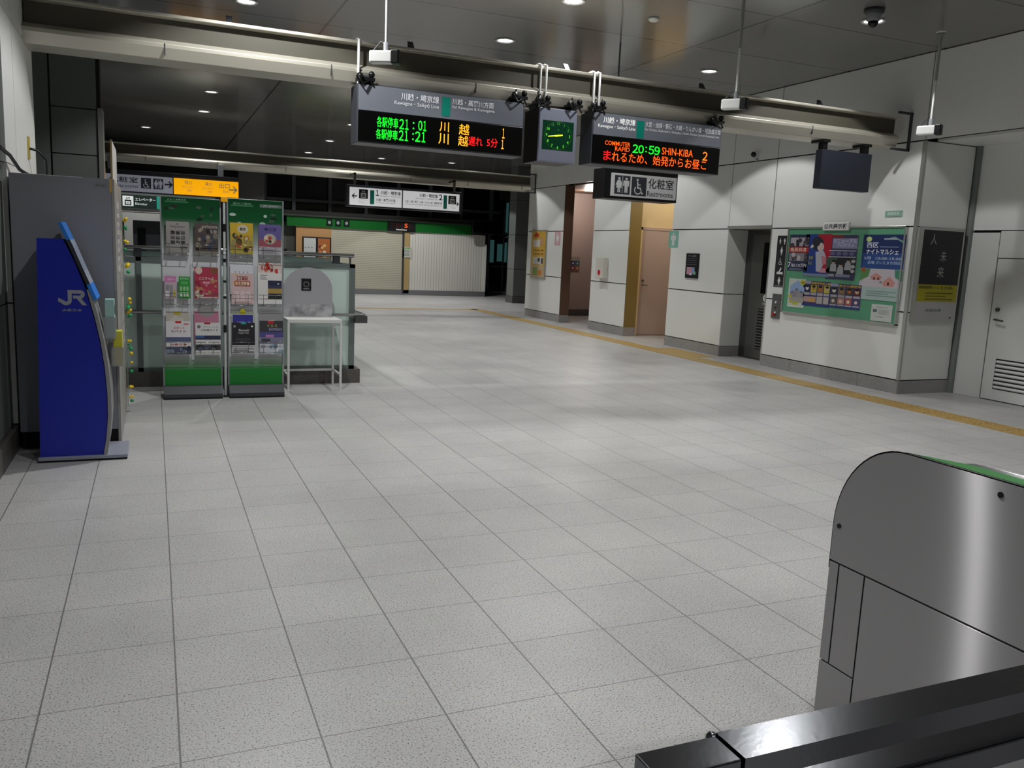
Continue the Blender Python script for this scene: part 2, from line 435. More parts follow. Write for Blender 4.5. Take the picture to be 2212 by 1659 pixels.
fr.box(fp(1088, 500)[0]-.02, fp(1088, 500)[0]+.02, 27.38, 27.46, .2, 2.95, FA)
for z in (.02, 2.05, 3.25): fr.box(10.25, 11.45, 27.36, 27.46, z, z+.1, FA)
fr.tube([(10.3, 27.3, .98), (11.4, 27.3, .98)], .018, FA); fr.box(11.0, 11.3, 27.3, 27.42, 2.0, 2.06, M_BLACK)
part(fr, 'window_frame', w2)
bw = MB(); bw.box(-8, 2.95, 26.4, 26.6, 0, CEIL, M_GAP); bw.box(11.5, 15, 27.3, 27.6, 0, CEIL, M_GAP); bw.box(10.2, 11.6, 27.5, 27.6, 3.3, CEIL, M_GAP)
bw.box(2.3, 3.02, 25.9, 26.4, 0, CEIL, mat('dim_pillar', '#5b5b5a', .5))
bw.box(10.6, 11.5, 26.42, 27.4, 3.3, CEIL, M_GAP)
struct(bw, 'wall_back')
cb = MB()
for q, r_ in ((.2, 1.0), (1.0, 2.0), (2.0, 3.0), (3.0, CEIL)): cb.box(9.78, 10.6, 23, 23.5, q+.006, r_-.006, mat('pillar_panel', '#6d706d', .4))
cb.box(9.79, 10.59, 23.01, 23.49, 0, CEIL, M_GAP); cb.box(9.76, 10.62, 22.98, 23.5, 0, .2, M_BASED)
struct(cb, 'wall_far_pillar')

# tactile paving strip (yellow)
m, nt, b = node_mat('tactile_yellow')
tc = nt.nodes.new('ShaderNodeTexCoord'); n_ = nt.nodes.new('ShaderNodeTexNoise'); n_.inputs['Scale'].default_value = 30; n_.inputs['Detail'].default_value = 5
nt.links.new(tc.outputs['Object'], n_.inputs['Vector'])
nt.links.new(ramp(nt, n_.outputs['Fac'], .3, srgb('#a28549'), .7, srgb('#bc9f62')), b.inputs['Base Color']); b.inputs['Roughness'].default_value = .5
M_TAC = m
tp = MB()
X0, X1 = 7.42, 7.76
y = -6.6; bi = 0
while y < 20.2:
    tp.box(X0, X1, y+.003, y+.297, 0, .004, M_TAC)
    wide = 10.7 < y+.15 < 12.1
    if wide: tp.box(X1, X1+.34, y+.003, y+.297, 0, .004, M_TAC)
    for k in range(4):
        xa = X0+.05+k*.08
        if y < 8:
            tp.box(xa-.013, xa+.013, y+.02, y+.28, .004, .008, M_TAC)
    y += .30
x = 1.6
while x < 7.4:
    tp.box(x+.003, x+.297, 19.95, 20.25, 0, .004, M_TAC); x += .30
struct(tp, 'trim_3', 0, 'yellow tactile paving strip on the floor')

# ------------------------------------------------------------------ ceiling downlights
M_GLOW = E('#fffdf6', 5.0); M_GLOW2 = E('#fffaf0', 1.2)
def downlight(x, y, label, on=True, far=False, group='recessed ceiling downlights', p=1., wall=False):
    t = thing('downlight', label, 'ceiling light', (x, y, CEIL), 0, group)
    mb = MB().lathe([(.088, -.001), (.112, -.001), (.118, -.006), (.112, -.012), (.096, -.012), (.088, -.004)], (0, 0, 0), M_WHITE, 24)
    part(mb, 'trim_ring', t)
    mb = MB()
    if on:
        n = 20
        for i in range(n):
            a0, a1 = 2*PI*i/n, 2*PI*(i+1)/n
            mb.add([(0, 0, -.003), (.09*math.cos(a1), .09*math.sin(a1), -.003), (.09*math.cos(a0), .09*math.sin(a0), -.003)], [(0, 1, 2)], M_GLOW if i % 4 else M_GLOW2)
        part(mb, 'reflector', t)
        l = bpy.data.lights.new('lamp', 'SPOT'); l.energy = LAMP_W*p; l.color = LAMP_COL; l.spot_size = math.radians(113 if wall else 126); l.spot_blend = .1 if wall else .28
        l.shadow_soft_size = .045
        o = bpy.data.objects.new('lamp', l); COL.objects.link(o); o.parent = t; o.location = (0, 0, -.02)
    else:
        mb.lathe([(0, -.003), (.09, -.003)], (0, 0, 0), M_DGREY, 20); part(mb, 'reflector', t)
    return t
LX = (.95, 3.87, 6.77)
vis = {(0, 9.66): 'lit downlight at the top edge above the long dark beam, left of centre',
       (1, 9.66): 'lit downlight in the ceiling right of the ceiling seam and above the clock',
       (2, 9.66): 'lit downlight in the ceiling between the right camera pole and the second board',
       (2, 6.76): 'lit downlight behind the dome camera near the right wall',
       (0, 15.66): 'larger of two lit downlights above the brochure racks, below the front beam',
       (0, 18.1): 'smaller of two lit downlights above the brochure racks, just under its neighbour',
       (2, 15.2): 'lit downlight seen in the gap between the left board and the clock',
       (1, 17.9): 'lit downlight just left of the left departure board edge',
       (1, 21.0): 'far lit downlight left of the left board, upper of a close pair',
       (1, 24.1): 'far lit downlight left of the left board, lower of a close pair',
       (0, 21.6): 'far lit downlight above the grey and yellow direction sign',
       (2, 23.6): 'far lit downlight under the left departure board'}
for i, X in enumerate(LX):
    for Y in (-2., .96, 3.86, 6.76, 9.66, 12.56):
        downlight(X - (.035 if (i, Y) == (2, 6.76) else 0) + (.25 if (i, Y) == (1, 3.86) else 0), {(1, 3.86): 4.4, (0, 3.86): 3.6, (0, .96): .8, (2, 6.76): 6.86}.get((i, Y), Y), vis.get((i, Y), 'lit downlight in the ceiling above the open floor, outside the picture or behind the beam'), p={(1, 6.76): .6, (0, 6.76): 1.8}.get((i, Y), (.45 if i == 2 else 1.05) if Y < 1 else (.4 if i == 2 else .95) if Y < 4 else .88), wall=i == 2)
for (i, Y), X in {(0, 15.66): .96, (0, 18.1): .97, (0, 21.6): -.1, (1, 15.4): 3.87, (1, 17.9): 3.85, (1, 21.): 3.97, (1, 24.1): 3.98, (2, 15.2): 6.69, (2, 18.4): 6.77, (2, 21.): 7.4, (2, 23.6): 7.95, (3, 24.0): 6.0}.items():  # the last entry is an added lamp that brightens the shop shutters
    downlight(X, Y, vis.get((i, Y), 'lit downlight in the ceiling above the open floor, outside the picture or behind the beam'), p=1.5 if Y > 23 else .9, wall=i == 2)
downlight(3.85, 7.85, 'dim deep-set downlight at the top edge above the clock', p=1.4)
# warm room lamps inside the restroom entrances
def room_lamp(x, y, z, col, pw, label):
    t = thing('restroom_downlight', label, 'ceiling light', (x, y, z))
    mb = MB().lathe([(0, -.004), (.10, -.004), (.12, -.01), (.13, -.001)], (0, 0, 0), E('#fff0d8', 3.), 20); part(mb, 'lit_disc', t)
    l = bpy.data.lights.new('lamp', 'POINT'); l.energy = pw; l.color = col; l.shadow_soft_size = .08
    o = bpy.data.objects.new('lamp', l); COL.objects.link(o); o.parent = t; o.location = (0, 0, -.12)
room_lamp(9.3, 17.6, 2.97, (1, .92, .86), 34, 'round lamp on the brown ceiling of the farther restroom entrance')
room_lamp(9.2, 13.0, 2.97, (1, .92, .78), 24, 'round lamp over the rose door in the nearer restroom entrance')

# ------------------------------------------------------------------ the two long beams
def beam(Y, x0, x1, label):
    t = thing('cable_raceway_beam', label, 'beam', (0, Y, 2.93))
    prof = [(-.19, .32), (-.19, .295), (-.06, .28), (-.06, .165), (-.20, .085), (-.20, .055), (-.16, -.03), (.16, -.03), (.20, .055), (.20, .085), (.06, .165), (.06, .28), (.18, .295), (.18, .32)]
    mb = MB().prism(prof, 'x', x0, x1, M_BEAM); fixn(part(mb, 'raceway', t, .004))
    for q in (-1, 1): part(MB().box(x0+.01, x1-.01, min(q*.075, q*.125), max(q*.075, q*.125), .128, .284, mat('web_shade', '#4b483e', .6)), 'web_shade_strip', t, 0, 'dark strip with the shade of the web in its colour')  # dark colour puts the upper flange's shade onto the web
    mb = MB()
    for x in [x0+1.0+1.33*i for i in range(int((x1-x0-1)/1.33)+1)]: mb.box(x-.004, x+.004, -.203, -.13, .0, .088, M_DGREY)
    part(mb, 'joint', t)
    mb = MB(); e = x1
    mb.box(XW-.022, XW, -.225, -.195, -.07, .37, M_DGREY); mb.box(e-.12, XW, -.225, -.195, -.07, -.045, M_DGREY); mb.box(e-.05, XW, -.225, -.195, .345, .37, M_DGREY)
    part(mb, 'wall_bracket', t)
    # hangers and little brackets along the top
    mb = MB()
    return t
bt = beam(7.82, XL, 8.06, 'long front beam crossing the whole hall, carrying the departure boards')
mb = MB()
for x in (.60, 2.17, 3.75, 5.35, 6.95): mb.prism([(-.10, .32), (-.02, .32), (-.02, .41)], 'x', x, x+.05, M_DGREY)
part(mb, 'top_hanger', bt)
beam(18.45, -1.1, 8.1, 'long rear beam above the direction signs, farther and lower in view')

# ------------------------------------------------------------------ departure boards and clock
M_BRDG = mat('board_grey', '#7d828c', .4); M_LEDBG = mat('led_black', '#030303', .3)
GRN = E('#14ff2a', 1.3); ORG = E('#ff7a10', 1.3); RED = E('#ff1418', 1.3); AMB = E('#ffa81e', 1.3)
TEALB = mat('line_teal', '#00917c', .45); WHP = mat('white_print', '#f4f4f2', .5, emit=.35)
def lz(xl, yt, yb, xr, Y, xc, dz=0):
    a = PX(xl, yt, 'Y', Y); b_ = PX(xl, yb, 'Y', Y); c = PX(xr, yb+(xr-xl)*.075, 'Y', Y)
    return a.x-xc, c.x-xc, b_.z-dz, a.z-dz
def bracket_set(t, xs, depth, ztop, top):
    for x in xs:
        mb = MB()
        mb.box(x-.05, x+.05, depth*.25, depth*.75, ztop, top, M_DGREY)
        mb.box(x-.075, x+.075, -.02, depth, top-.055, top-.03, M_BLACK)
        mb.ball((x-.06, -.02, top-.03), .035, M_BLACK, 8); mb.ball((x+.05, .01, top+.0), .03, M_BLACK, 8)
        mb.tube([(x-.05, -.03, top+.02), (x-.09, -.05, top-.03), (x-.04, -.05, top-.09), (x+.03, -.02, top-.05), (x+.07, 0, top-.1)], .009, M_BLACK, 6)
        part(mb, 'mounting_clamp', t)
def straps(t, xs, z0, z1):
    for x in xs:
        mb = MB().tube([(x, .045, z0), (x, .045, z1), (x, .09, z1+.012), (x, .16, z1+.012)], .011, M_WHITE, 8)
        part(mb, 'strap_rod', t)
YF = 7.56
def board(name, label, x0, x1, z0, zm, z1):
    xc = (x0+x1)/2; t = thing(name, label, 'departure board', (xc, YF, z0)); w2 = (x1-x0)/2; h = z1-z0
    mb = MB().box(-w2, w2, .01, .26, 0, h, mat('board_housing', '#4a4d54', .4)); part(mb, 'housing', t, .006)
    mb = MB().box(-w2+.012, w2-.012, 0, .02, zm-z0, h-.01, M_BRDG); hp_ = part(mb, 'header_panel', t, .003)
    mb = MB().box(-w2+.012, w2-.012, 0, .02, .01, zm-z0-.004, M_LEDBG); ls_ = part(mb, 'led_screen', t, .003, 'black LED screen')
    return t, xc, hp_, ls_
tA, xA, hA, sA = board('departure_board', 'left hanging departure board with green 21:01 and 21:21 LED times', 1.665, 3.255, 2.385, 2.66, 2.885)
h = MB(); l = MB()
def TA(mb, s, xl, yt, yb, xr, m, bold=.0, q=3.6867, ox=700, Y=YF, xc=None, z0=2.385, y=-.003, keep=None):
    a = lz(ox+xl/q, yt/q, yb/q, ox+xr/q, Y, xA if xc is None else xc, z0); mb.text(s, *a, y, m, bold, keep)
HDR = mat('grey_print', '#e4e6ea', .5, emit=.12)
TA(h, '川越・埼京線', 615, 735, 795, 915, HDR, .02)
TA(h, 'Kawagoe・Saikyō Line', 562, 797, 838, 915, HDR, .01)
TA(h, '川越・高麗川方面', 1022, 782, 832, 1350, HDR, .015)
TA(h, 'for Kawagoe & Komagawa', 1022, 838, 870, 1357, HDR, .01)
a = lz(700+940/3.6867, 770/3.6867, 922/3.6867, 700+1000/3.6867, YF, xA, 2.385); h.rect(a[0], a[1], a[2], a[3], -.0025, TEALB)
part(h, 'header_lettering', hA)
def led_row(l, fn, s, xl, yt, yb, xr, m_):
    if s[0] not in '０１２５９': return fn(l, s, xl, yt, yb, xr, m_, .004)
    cw = (xr-xl)/len(s); sl = .12
    for i, ch in enumerate(s):           # each digit fills its own cell
        a0 = xl+cw*i; g = (.22 if ch == '１' else .07)*cw
        fn(l, ch, a0+g, yt+cw*i*sl, yb+cw*i*sl, a0+cw-g, m_, .012)
LEDA = {'led_service_text': [('各駅停車', 420, 925, 1010, 590, GRN), ('各駅停車', 413, 1022, 1105, 585, GRN)],
    'led_time': [('２１', 597, 945, 1028, 680, GRN), ('：', 706, 972, 1030, 718, GRN), ('０１', 748, 958, 1040, 820, GRN), ('２１', 593, 1035, 1118, 676, GRN), ('：', 702, 1060, 1115, 714, GRN), ('２１', 722, 1045, 1128, 815, GRN)],
    'led_destination': [('川', 920, 968, 1046, 993, AMB), ('川', 912, 1058, 1145, 990, AMB), ('越', 1075, 985, 1072, 1155, AMB), ('越', 1068, 1077, 1162, 1145, AMB)],
    'led_delay_text': [('遅れ', 1150, 1087, 1158, 1260, RED), ('5分', 1297, 1098, 1170, 1380, RED)],
    'led_track_number': [('１', 1415, 1022, 1103, 1442, AMB), ('１', 1407, 1112, 1187, 1434, AMB)]}
for nm, rows in LEDA.items():
    for s, xl, yt, yb, xr, m_ in rows:
        l = MB(); led_row(l, TA, s, xl, yt, yb, xr, m_); part(l, nm, sA, 0, 'glowing %s LED characters' % {GRN: 'green', AMB: 'amber', RED: 'red'}[m_])
bracket_set(tA, (-.72, .74), .26, .5, .58); straps(tA, (-.78,), .5, .87)
tB, xB, hB, sB = board('departure_board', 'right hanging departure board with 20:59 SHIN-KIBA LED message', 3.985, 5.52, 2.385, 2.665, 2.885)
h = MB(); l = MB()
def TB(mb, s, xl, yt, yb, xr, m, bold=0.): TA(mb, s, xl, yt, yb, xr, m, bold, 3.6867, 1100, YF, xB)
TB(h, '川越・埼京線', 752, 925, 978, 1003, WHP, .02); TB(h, 'Kawagoe・Saikyō Line', 708, 982, 1018, 1003, WHP, .01)
TB(h, '大宮・池袋・新宿・大崎・りんかい線・相鉄線方面', 1085, 965, 1010, 1682, HDR, .01); TB(h, 'for Omiya, Ikebukuro, Shinjuku, Osaki, Rinkai Line & Sotetsu Line', 1080, 1018, 1044, 1670, HDR, .005)
a = lz(1100+1018/3.6867, 960/3.6867, 1098/3.6867, 1100+1068/3.6867, YF, xB, 2.385); h.rect(a[0], a[1], a[2], a[3], -.0025, TEALB)
part(h, 'header_lettering', hB)
OR2 = E('#ff5a0c', 1.3)
LEDB = {'led_service_text': [('COMMUTER', 763, 1117, 1152, 962, OR2), ('RAPID', 843, 1166, 1200, 957, OR2)], 'led_time': [('２０', 980, 1148, 1216, 1072, GRN), ('：', 1084, 1168, 1212, 1094, GRN), ('５９', 1108, 1160, 1228, 1200, GRN)],
    'led_destination': [('SHIN-KIBA', 1217, 1172, 1230, 1460, OR2)], 'led_track_number': [('２', 1538, 1208, 1278, 1578, ORG)],
    'led_message': [('ま', 750, 1195, 1272, 806, RED), ('れるため、始発からお昼こ', 818, 1203, 1285, 1565, OR2)]}
for nm, rows in LEDB.items():
    for s, xl, yt, yb, xr, m_ in rows:
        l = MB(); led_row(l, TB, s, xl, yt, yb, xr, m_); part(l, nm, sB, 0, 'glowing green LED characters' if nm == 'led_time' else 'glowing orange LED characters')
bracket_set(tB, (-.71, .70), .26, .5, .58); straps(tB, (-.75, -.69), .5, .87)
# clock
tC = thing('hanging_clock', 'square grey hanging clock with green lit dial between the two boards', 'clock', (3.615, YF, 2.365))
mb = MB().box(-.20, .20, .03, .36, 0, .50, M_BLACK); part(mb, 'case', tC, .006, 'black case')
mb = MB().box(-.20, .20, 0, .035, 0, .50, mat('clock_face', '#8d92a4', .4)); part(mb, 'front_panel', tC, .008, 'grey front panel')
mb = MB().box(-.165, .165, -.004, .01, .115, .385, mat('dial_green', '#06351f', .3, emit=.25)); dC = part(mb, 'dial', tC, .002, 'dark green dial')
mb = MB(); DG = E('#5bd028', .8); DG2 = E('#3a9a30', .5)
R_ = .128; cz = .25
for i in range(1, 13):
    a = PI/2 - 2*PI*i/12; cx_, cy_ = 1.1*R_*.87*math.cos(a), R_*.87*math.sin(a)
    mb.text(str(i), cx_-.016, cx_+.016, cz+cy_-.013, cz+cy_+.013, -.005, DG if 2 < i < 11 else DG2, .01, keep='c')
for i in range(60):
    a = 2*PI*i/60; mb.disc(1.12*R_*math.cos(a), cz+R_*math.sin(a), .0016, .0016, -.005, DG, 6)
mb.text('JR', -.012, .012, cz+.045, cz+.06, -.005, DG2, .01, keep='c')
part(mb, 'numerals', dC)
HY = E('#d8e820', 1.0)
def hand(ang, L, w_, y, nm):
    mb = MB(); u = Vector((math.cos(ang), math.sin(ang))); v = Vector((-u.y, u.x))
    pts = [(-.03*u+w_*v), (-.03*u-w_*v), (L*u-w_*.7*v), (L*u+w_*.7*v)]
    mb.poly([(p.x, cz+p.y) for p in pts], y, HY); part(mb, nm, dC, 0, 'yellow hand')
hand(math.radians(188), .108, .006, -.008, 'minute_hand'); hand(math.radians(10), .05, .008, -.0065, 'hour_hand')
bracket_set(tC, (-.17, .17), .3, .5, .585)
straps(tC, (-.19, -.13), .5, .89)

# ------------------------------------------------------------------ pictograms
def man(mb, cx, z0, h, y, m, dress=False, wd=1.):
    s = h; w_ = .19*h*wd
    mb.disc(cx, z0+.91*s, .085*s*wd, .085*s, y, m, 12)
    if dress:
        mb.poly([(cx-w_*.55, z0+.80*s), (cx+w_*.55, z0+.80*s), (cx+w_*1.25, z0+.50*s), (cx+w_*.8, z0+.48*s), (cx+w_*1.0, z0+.30*s), (cx-w_*1.0, z0+.30*s), (cx-w_*.8, z0+.48*s), (cx-w_*1.25, z0+.50*s)], y, m)
        mb.rect(cx-.09*s*wd, cx-.015*s*wd, z0, z0+.31*s, y, m); mb.rect(cx+.015*s*wd, cx+.09*s*wd, z0, z0+.31*s, y, m)
    else:
        mb.poly([(cx-w_, z0+.80*s), (cx+w_, z0+.80*s), (cx+w_*1.15, z0+.74*s), (cx+w_*1.15, z0+.42*s), (cx+w_*.75, z0+.42*s), (cx+w_*.6, z0+.70*s), (cx+w_*.6, z0), (cx+.02*s, z0), (cx, z0+.42*s), (cx-.02*s, z0), (cx-w_*.6, z0), (cx-w_*.6, z0+.70*s), (cx-w_*.75, z0+.42*s), (cx-w_*1.15, z0+.42*s), (cx-w_*1.15, z0+.74*s)], y, m)
def wheelchair(mb, cx, z0, h, y, m, wd=1.):
    s = h
    mb.disc(cx-.06*s*wd, z0+.91*s, .075*s*wd, .075*s, y, m, 12)
    mb.ring(cx, z0+.28*s, .21*s, .28*s, y, m, math.radians(130), math.radians(350))
    mb.poly([(cx-.10*s, z0+.80*s), (cx-.0*s, z0+.80*s), (cx+.02*s, z0+.45*s), (cx+.20*s, z0+.45*s), (cx+.33*s, z0+.10*s), (cx+.42*s, z0+.14*s), (cx+.40*s, z0+.06*s), (cx+.29*s, z0+.01*s), (cx+.14*s, z0+.37*s), (cx-.06*s, z0+.37*s)], y, m)
    mb.rect(cx, cx+.18*s, z0+.58*s, z0+.64*s, y, m)
def arrow(mb, cx, cz, L, th, y, m, d=1, up=False):
    def q(pts):
        pts = [(p[0]*d, p[1]) for p in pts]
        if up: pts = [(p[1], p[0]) for p in pts]
        mb.poly([(cx+p[0], cz+p[1]) for p in (pts if d > 0 else pts[::-1])], y, m)
    q([(-L/2, -th/2), (L/2-th, -th/2), (L/2-th, th/2), (-L/2, th/2)])
    k = L*.42
    q([(L/2, 0), (L/2-k, k), (L/2-k-th*.9, k), (L/2-th*1.5, 0)]); q([(L/2, 0), (L/2-th*1.5, 0), (L/2-k-th*.9, -k), (L/2-k, -k)])
def lift(mb, cx, cz, s, y, bg, fg):
    mb.rect(cx-s/2, cx+s/2, cz-s/2, cz+s/2, y, bg)
    mb.rect(cx-.30*s, cx+.30*s, cz-.42*s, cz+.12*s, y-.001, fg); mb.rect(cx-.22*s, cx+.22*s, cz-.1*s, cz-.04*s, y-.002, bg)
    for k in (-.15, 0, .15): mb.rect(cx+k*s-.045*s, cx+k*s+.045*s, cz-.34*s, cz-.12*s, y-.002, bg)
    arrow(mb, cx-.10*s, cz+.28*s, .22*s, .05*s, y-.001, fg, -1, True); arrow(mb, cx+.10*s, cz+.28*s, .22*s, .05*s, y-.001, fg, 1, True)

# restroom sign (hung from the ceiling)
t = thing('restroom_sign', 'black-framed hanging restrooms sign under the right departure board', 'sign', (5.39, 8.86, 2.165))
mb = MB().box(-.51, .50, .02, .30, 0, .35, M_BLACK); part(mb, 'frame', t, .006)
mb = MB().box(-.425, .475, 0, .03, .03, .295, mat('sign_grey_white', '#b9b9b9', .4, emit=.12)); part(mb, 'face', t, .004, 'pale grey face')
mb = MB(); DK = mat('sign_dark', '#35373d', .5); PW = mat('sign_light_print', '#cfcfcf', .5)
mb.rect(-.385, -.175, .055, .27, -.001, DK); mb.rect(-.155, .05, .05, .268, -.001, DK)
man(mb, -.325, .075, .175, -.002, PW, True, 1.15); man(mb, -.228, .075, .175, -.002, PW, False, 1.05); mb.rect(-.282, -.276, .065, .26, -.002, PW)
wheelchair(mb, -.065, .065, .185, -.002, PW)
mb.text('化粧室', .075, .43, .145, .265, -.001, DK, .012); mb.text('Restrooms', .065, .43, .055, .118, -.001, DK, .006)
part(mb, 'lettering', t)
mb = MB()
for x in (-.33,): part(MB().tube([(x, .16, .35), (x, .16, CEIL-2.165-.002)], .010, M_DSTEEL, 8), 'hanging_rod', t)

# blank sign seen under the right end of the front beam
t = thing('blank_display_sign', 'blank dark blue-grey sign hanging under the right end of the front beam', 'sign', (7.35, 7.66, 2.36))
mb = MB().box(-.37, .37, 0, .11, 0, .43, mat('navy_grey', '#2e323e', .45)); part(mb, 'casing', t, .006)
for x in (-.32, .30):
    mb = MB().box(x-.03, x+.03, .02, .10, .43, .55, M_BLACK); mb.box(x-.05, x+.05, .0, .2, .51, .55, M_BLACK); part(mb, 'hanger', t)

# ------------------------------------------------------------------ cameras hung from the ceiling
def cctv(x, label, rz):
    y = 6.8; t = thing('security_camera', label, 'security camera', (x, y, 2.96), rz, 'box cameras on ceiling poles')
    mb = MB().tube([(0, 0, .11), (0, 0, .5)], .012, M_WHITE, 10); mb.tube([(0, 0, .5), (0, 0, CEIL-2.96-.001)], .016, M_EDGE, 10); mb.lathe([(.045, CEIL-2.96-.012), (.05, CEIL-2.96-.001)], (0, 0, 0), M_WHITE, 16)
    part(mb, 'pole', t)
    mb = MB().box(-.13, .06, -.040, .040, -.050, .046, M_WHITE); hg = part(mb, 'housing', t, .014)
    mb = MB().box(.050, .115, -.046, .046, -.056, .052, M_BLACK); part(mb, 'lens_hood', hg, .010, 'black lens hood')
    mb = MB().lathe([(.0, .11), (.022, .11), (.022, .05), (.035, .04)], (0, 0, 0), M_GREY, 12); mb.tube([(0, 0, .10), (-.05, .02, .12), (-.09, .01, .07), (-.12, 0, .03)], .006, M_DGREY, 6); part(mb, 'swivel_mount', t)
cctv(1.72, 'white box camera on a pole left of the left departure board', -.55)
cctv(5.09, 'white box camera on a pole above the right departure board end', -.95)
cctv(7.62, 'white box camera on a pole near the right wall corner', -1.12)
p = PX(1886, 49, 'Z', CEIL-.125)
t = thing('dome_camera', 'black dome camera on the ceiling in front of the downlight near the right wall', 'security camera', (p.x, p.y, CEIL))
mb = MB().lathe([(0, -.001), (.095, -.001), (.095, -.035), (.07, -.05)], (0, 0, 0), M_DGREY, 28).lathe([(.07, -.05), (.065, -.10), (.05, -.115), (0, -.115)], (0, 0, 0), M_GREY, 28); part(mb, 'mount', t)
mb = MB().ball((0, 0, -.125), .048, M_BLKG, 16); part(mb, 'dome', t, 0, 'black glossy dome')
o = MB().lathe([(0, -.001), (.055, -.001), (.055, -.02), (.04, -.035), (0, -.037)], (4.83, 7.94, CEIL), M_WHITE, 20).build('smoke_detector'); tag(o, 'small white smoke detector on the ceiling above the right board', 'smoke detector')
t = thing('wall_camera', 'small dark ball camera on the wall right of the right departure board', 'security camera', (XW, 10.36, 3.06), -PI/2)
mb = MB().ball((0, -.07, .0), .04, M_BLACK, 12); part(mb, 'ball', t)
mb = MB().tube([(0, 0, -.08), (0, -.05, -.06), (0, -.075, 0)], .010, M_EDGE, 8); mb.tube([(0, 0, -.08), (0, -.012, -.08)], .03, M_EDGE, 10); part(mb, 'arm', t)

# ------------------------------------------------------------------ far direction signs
M_SIGNW = mat('lit_sign_white', '#e8e8ea', .4, emit=.42)
t = thing('platform_sign', 'long white lit platform sign with arrows to tracks 1 and 2', 'sign', (5.02, 17.85, 2.29))
mb = MB().box(-1.28, 1.26, .02, .2, 0, .45, mat('sign_frame', '#2e3036', .4)); part(mb, 'frame', t, .006)
f1 = MB().box(-1.22, -.10, 0, .03, .035, .40, M_SIGNW); part(f1, 'left_face', t)
f2 = MB().box(-.07, 1.20, 0, .03, .035, .40, M_SIGNW); part(f2, 'right_face', t)
BK = mat('ink', '#16171a', .5); GP = mat('grey_ink', '#6c6e72', .5)
def sub(nm, par, *fns):
    mb = MB()
    for fn in fns: fn(mb)
    part(mb, nm, par)
L1, L2 = t.children[1], t.children[2]
sub('arrow', L1, lambda m: arrow(m, -1.12, .22, .12, .022, -.001, BK, -1)); sub('arrow', L2, lambda m: arrow(m, 1.145, .19, .10, .02, -.001, BK, 1))
sub('lift_pictogram', L1, lambda m: lift(m, -.93, .27, .19, -.001, BK, PW)); sub('lift_pictogram', L2, lambda m: lift(m, 1.035, .27, .18, -.001, BK, PW))
sub('small_lettering', L1, lambda m: m.text('エレベーター', -1.02, -.84, .135, .158, -.001, GP), lambda m: m.text('Elevator', -1.02, -.90, .09, .115, -.001, GP))
sub('small_lettering', L2, lambda m: m.text('エレベーター', .95, 1.12, .135, .158, -.001, GP), lambda m: m.text('Elevator', 1.03, 1.12, .09, .115, -.001, GP))
sub('line_colour_bar', L1, lambda m: m.rect(-.79, -.70, .07, .36, -.001, TEALB)); sub('line_colour_bar', L2, lambda m: m.rect(.835, .915, .07, .36, -.001, TEALB))
sub('track_number', L1, lambda m: m.text('１', -.67, -.60, .25, .37, -.001, BK, .02))
sub('line_name', L1, lambda m: m.text('川越・埼京線', -.56, -.13, .285, .365, -.001, BK, .02), lambda m: m.text('Kawagoe・Saikyō Line', -.56, -.13, .235, .27, -.001, GP))
sub('direction_lettering', L1, lambda m: m.text('川越・高麗川方面', -.66, -.24, .14, .20, -.001, BK, .015), lambda m: m.text('for Kawagoe & Komagawa', -.66, -.24, .095, .125, -.001, GP))
sub('line_name', L2, lambda m: m.text('川越・埼京線', .29, .70, .285, .365, -.001, BK, .02), lambda m: m.text('Kawagoe・Saikyō Line', .21, .70, .235, .27, -.001, GP))
sub('track_number', L2, lambda m: m.text('2', .73, .81, .25, .37, -.001, BK, .01))
sub('direction_lettering', L2, lambda m: m.text('大宮・池袋・新宿・大崎・りんかい線・相鉄線方面', -.02, .80, .155, .205, -.001, BK, .012), lambda m: m.text('for Omiya, Ikebukuro, Shinjuku, Osaki, Rinkai Line & Sotetsu Line', -.02, .80, .105, .14, -.001, GP))
for x in (-1.1, 1.1):
    mb = MB().box(x-.02, x+.02, .05, .12, .45, .70, M_DSTEEL).box(x-.02, x+.02, .05, .55, .66, .70, M_DSTEEL); part(mb, 'hanger', t)

t = thing('exit_direction_sign', 'grey and yellow hanging sign with arrows to restrooms and exit', 'sign', (.38, 18.15, 2.33))
mb = MB().box(-1.5, 1.25, .02, .2, -.02, .40, mat('sign_frame_dim', '#2a2b30', .4)); part(mb, 'frame', t, .006)
mb = MB().box(-1.45, .0, 0, .03, 0, .31, mat('lit_sign_grey', '#a8abb8', .4, emit=.22)); part(mb, 'grey_face', t)
mb = MB().box(.02, 1.23, 0, .03, 0, .31, mat('lit_sign_yellow', '#f2a600', .4, emit=.85)); part(mb, 'yellow_face', t, 0, 'yellow lit exit face')
SG = mat('sign_slate', '#4a4e5c', .5); LG = _m['lit_sign_grey']; G1, G2 = t.children[1], t.children[2]
sub('lettering', G1, lambda m: m.text('化粧室', -1.13, -.62, .16, .27, -.001, SG, .012), lambda m: m.text('Restrooms', -1.1, -.62, .07, .13, -.001, SG))
sub('wheelchair_pictogram', G1, lambda m: m.rect(-.57, -.39, .07, .27, -.001, SG), lambda m: wheelchair(m, -.485, .085, .16, -.002, LG))
sub('restroom_pictogram', G1, lambda m: m.rect(-.35, -.17, .07, .27, -.001, SG), lambda m: man(m, -.30, .09, .16, -.002, LG, True), lambda m: man(m, -.22, .09, .16, -.002, LG), lambda m: m.rect(-.263, -.257, .085, .26, -.002, LG))
sub('arrow', G1, lambda m: arrow(m, -.07, .17, .15, .03, -.001, SG, 1))
YP = mat('sign_muted_print', '#a89060', .5, emit=.3)
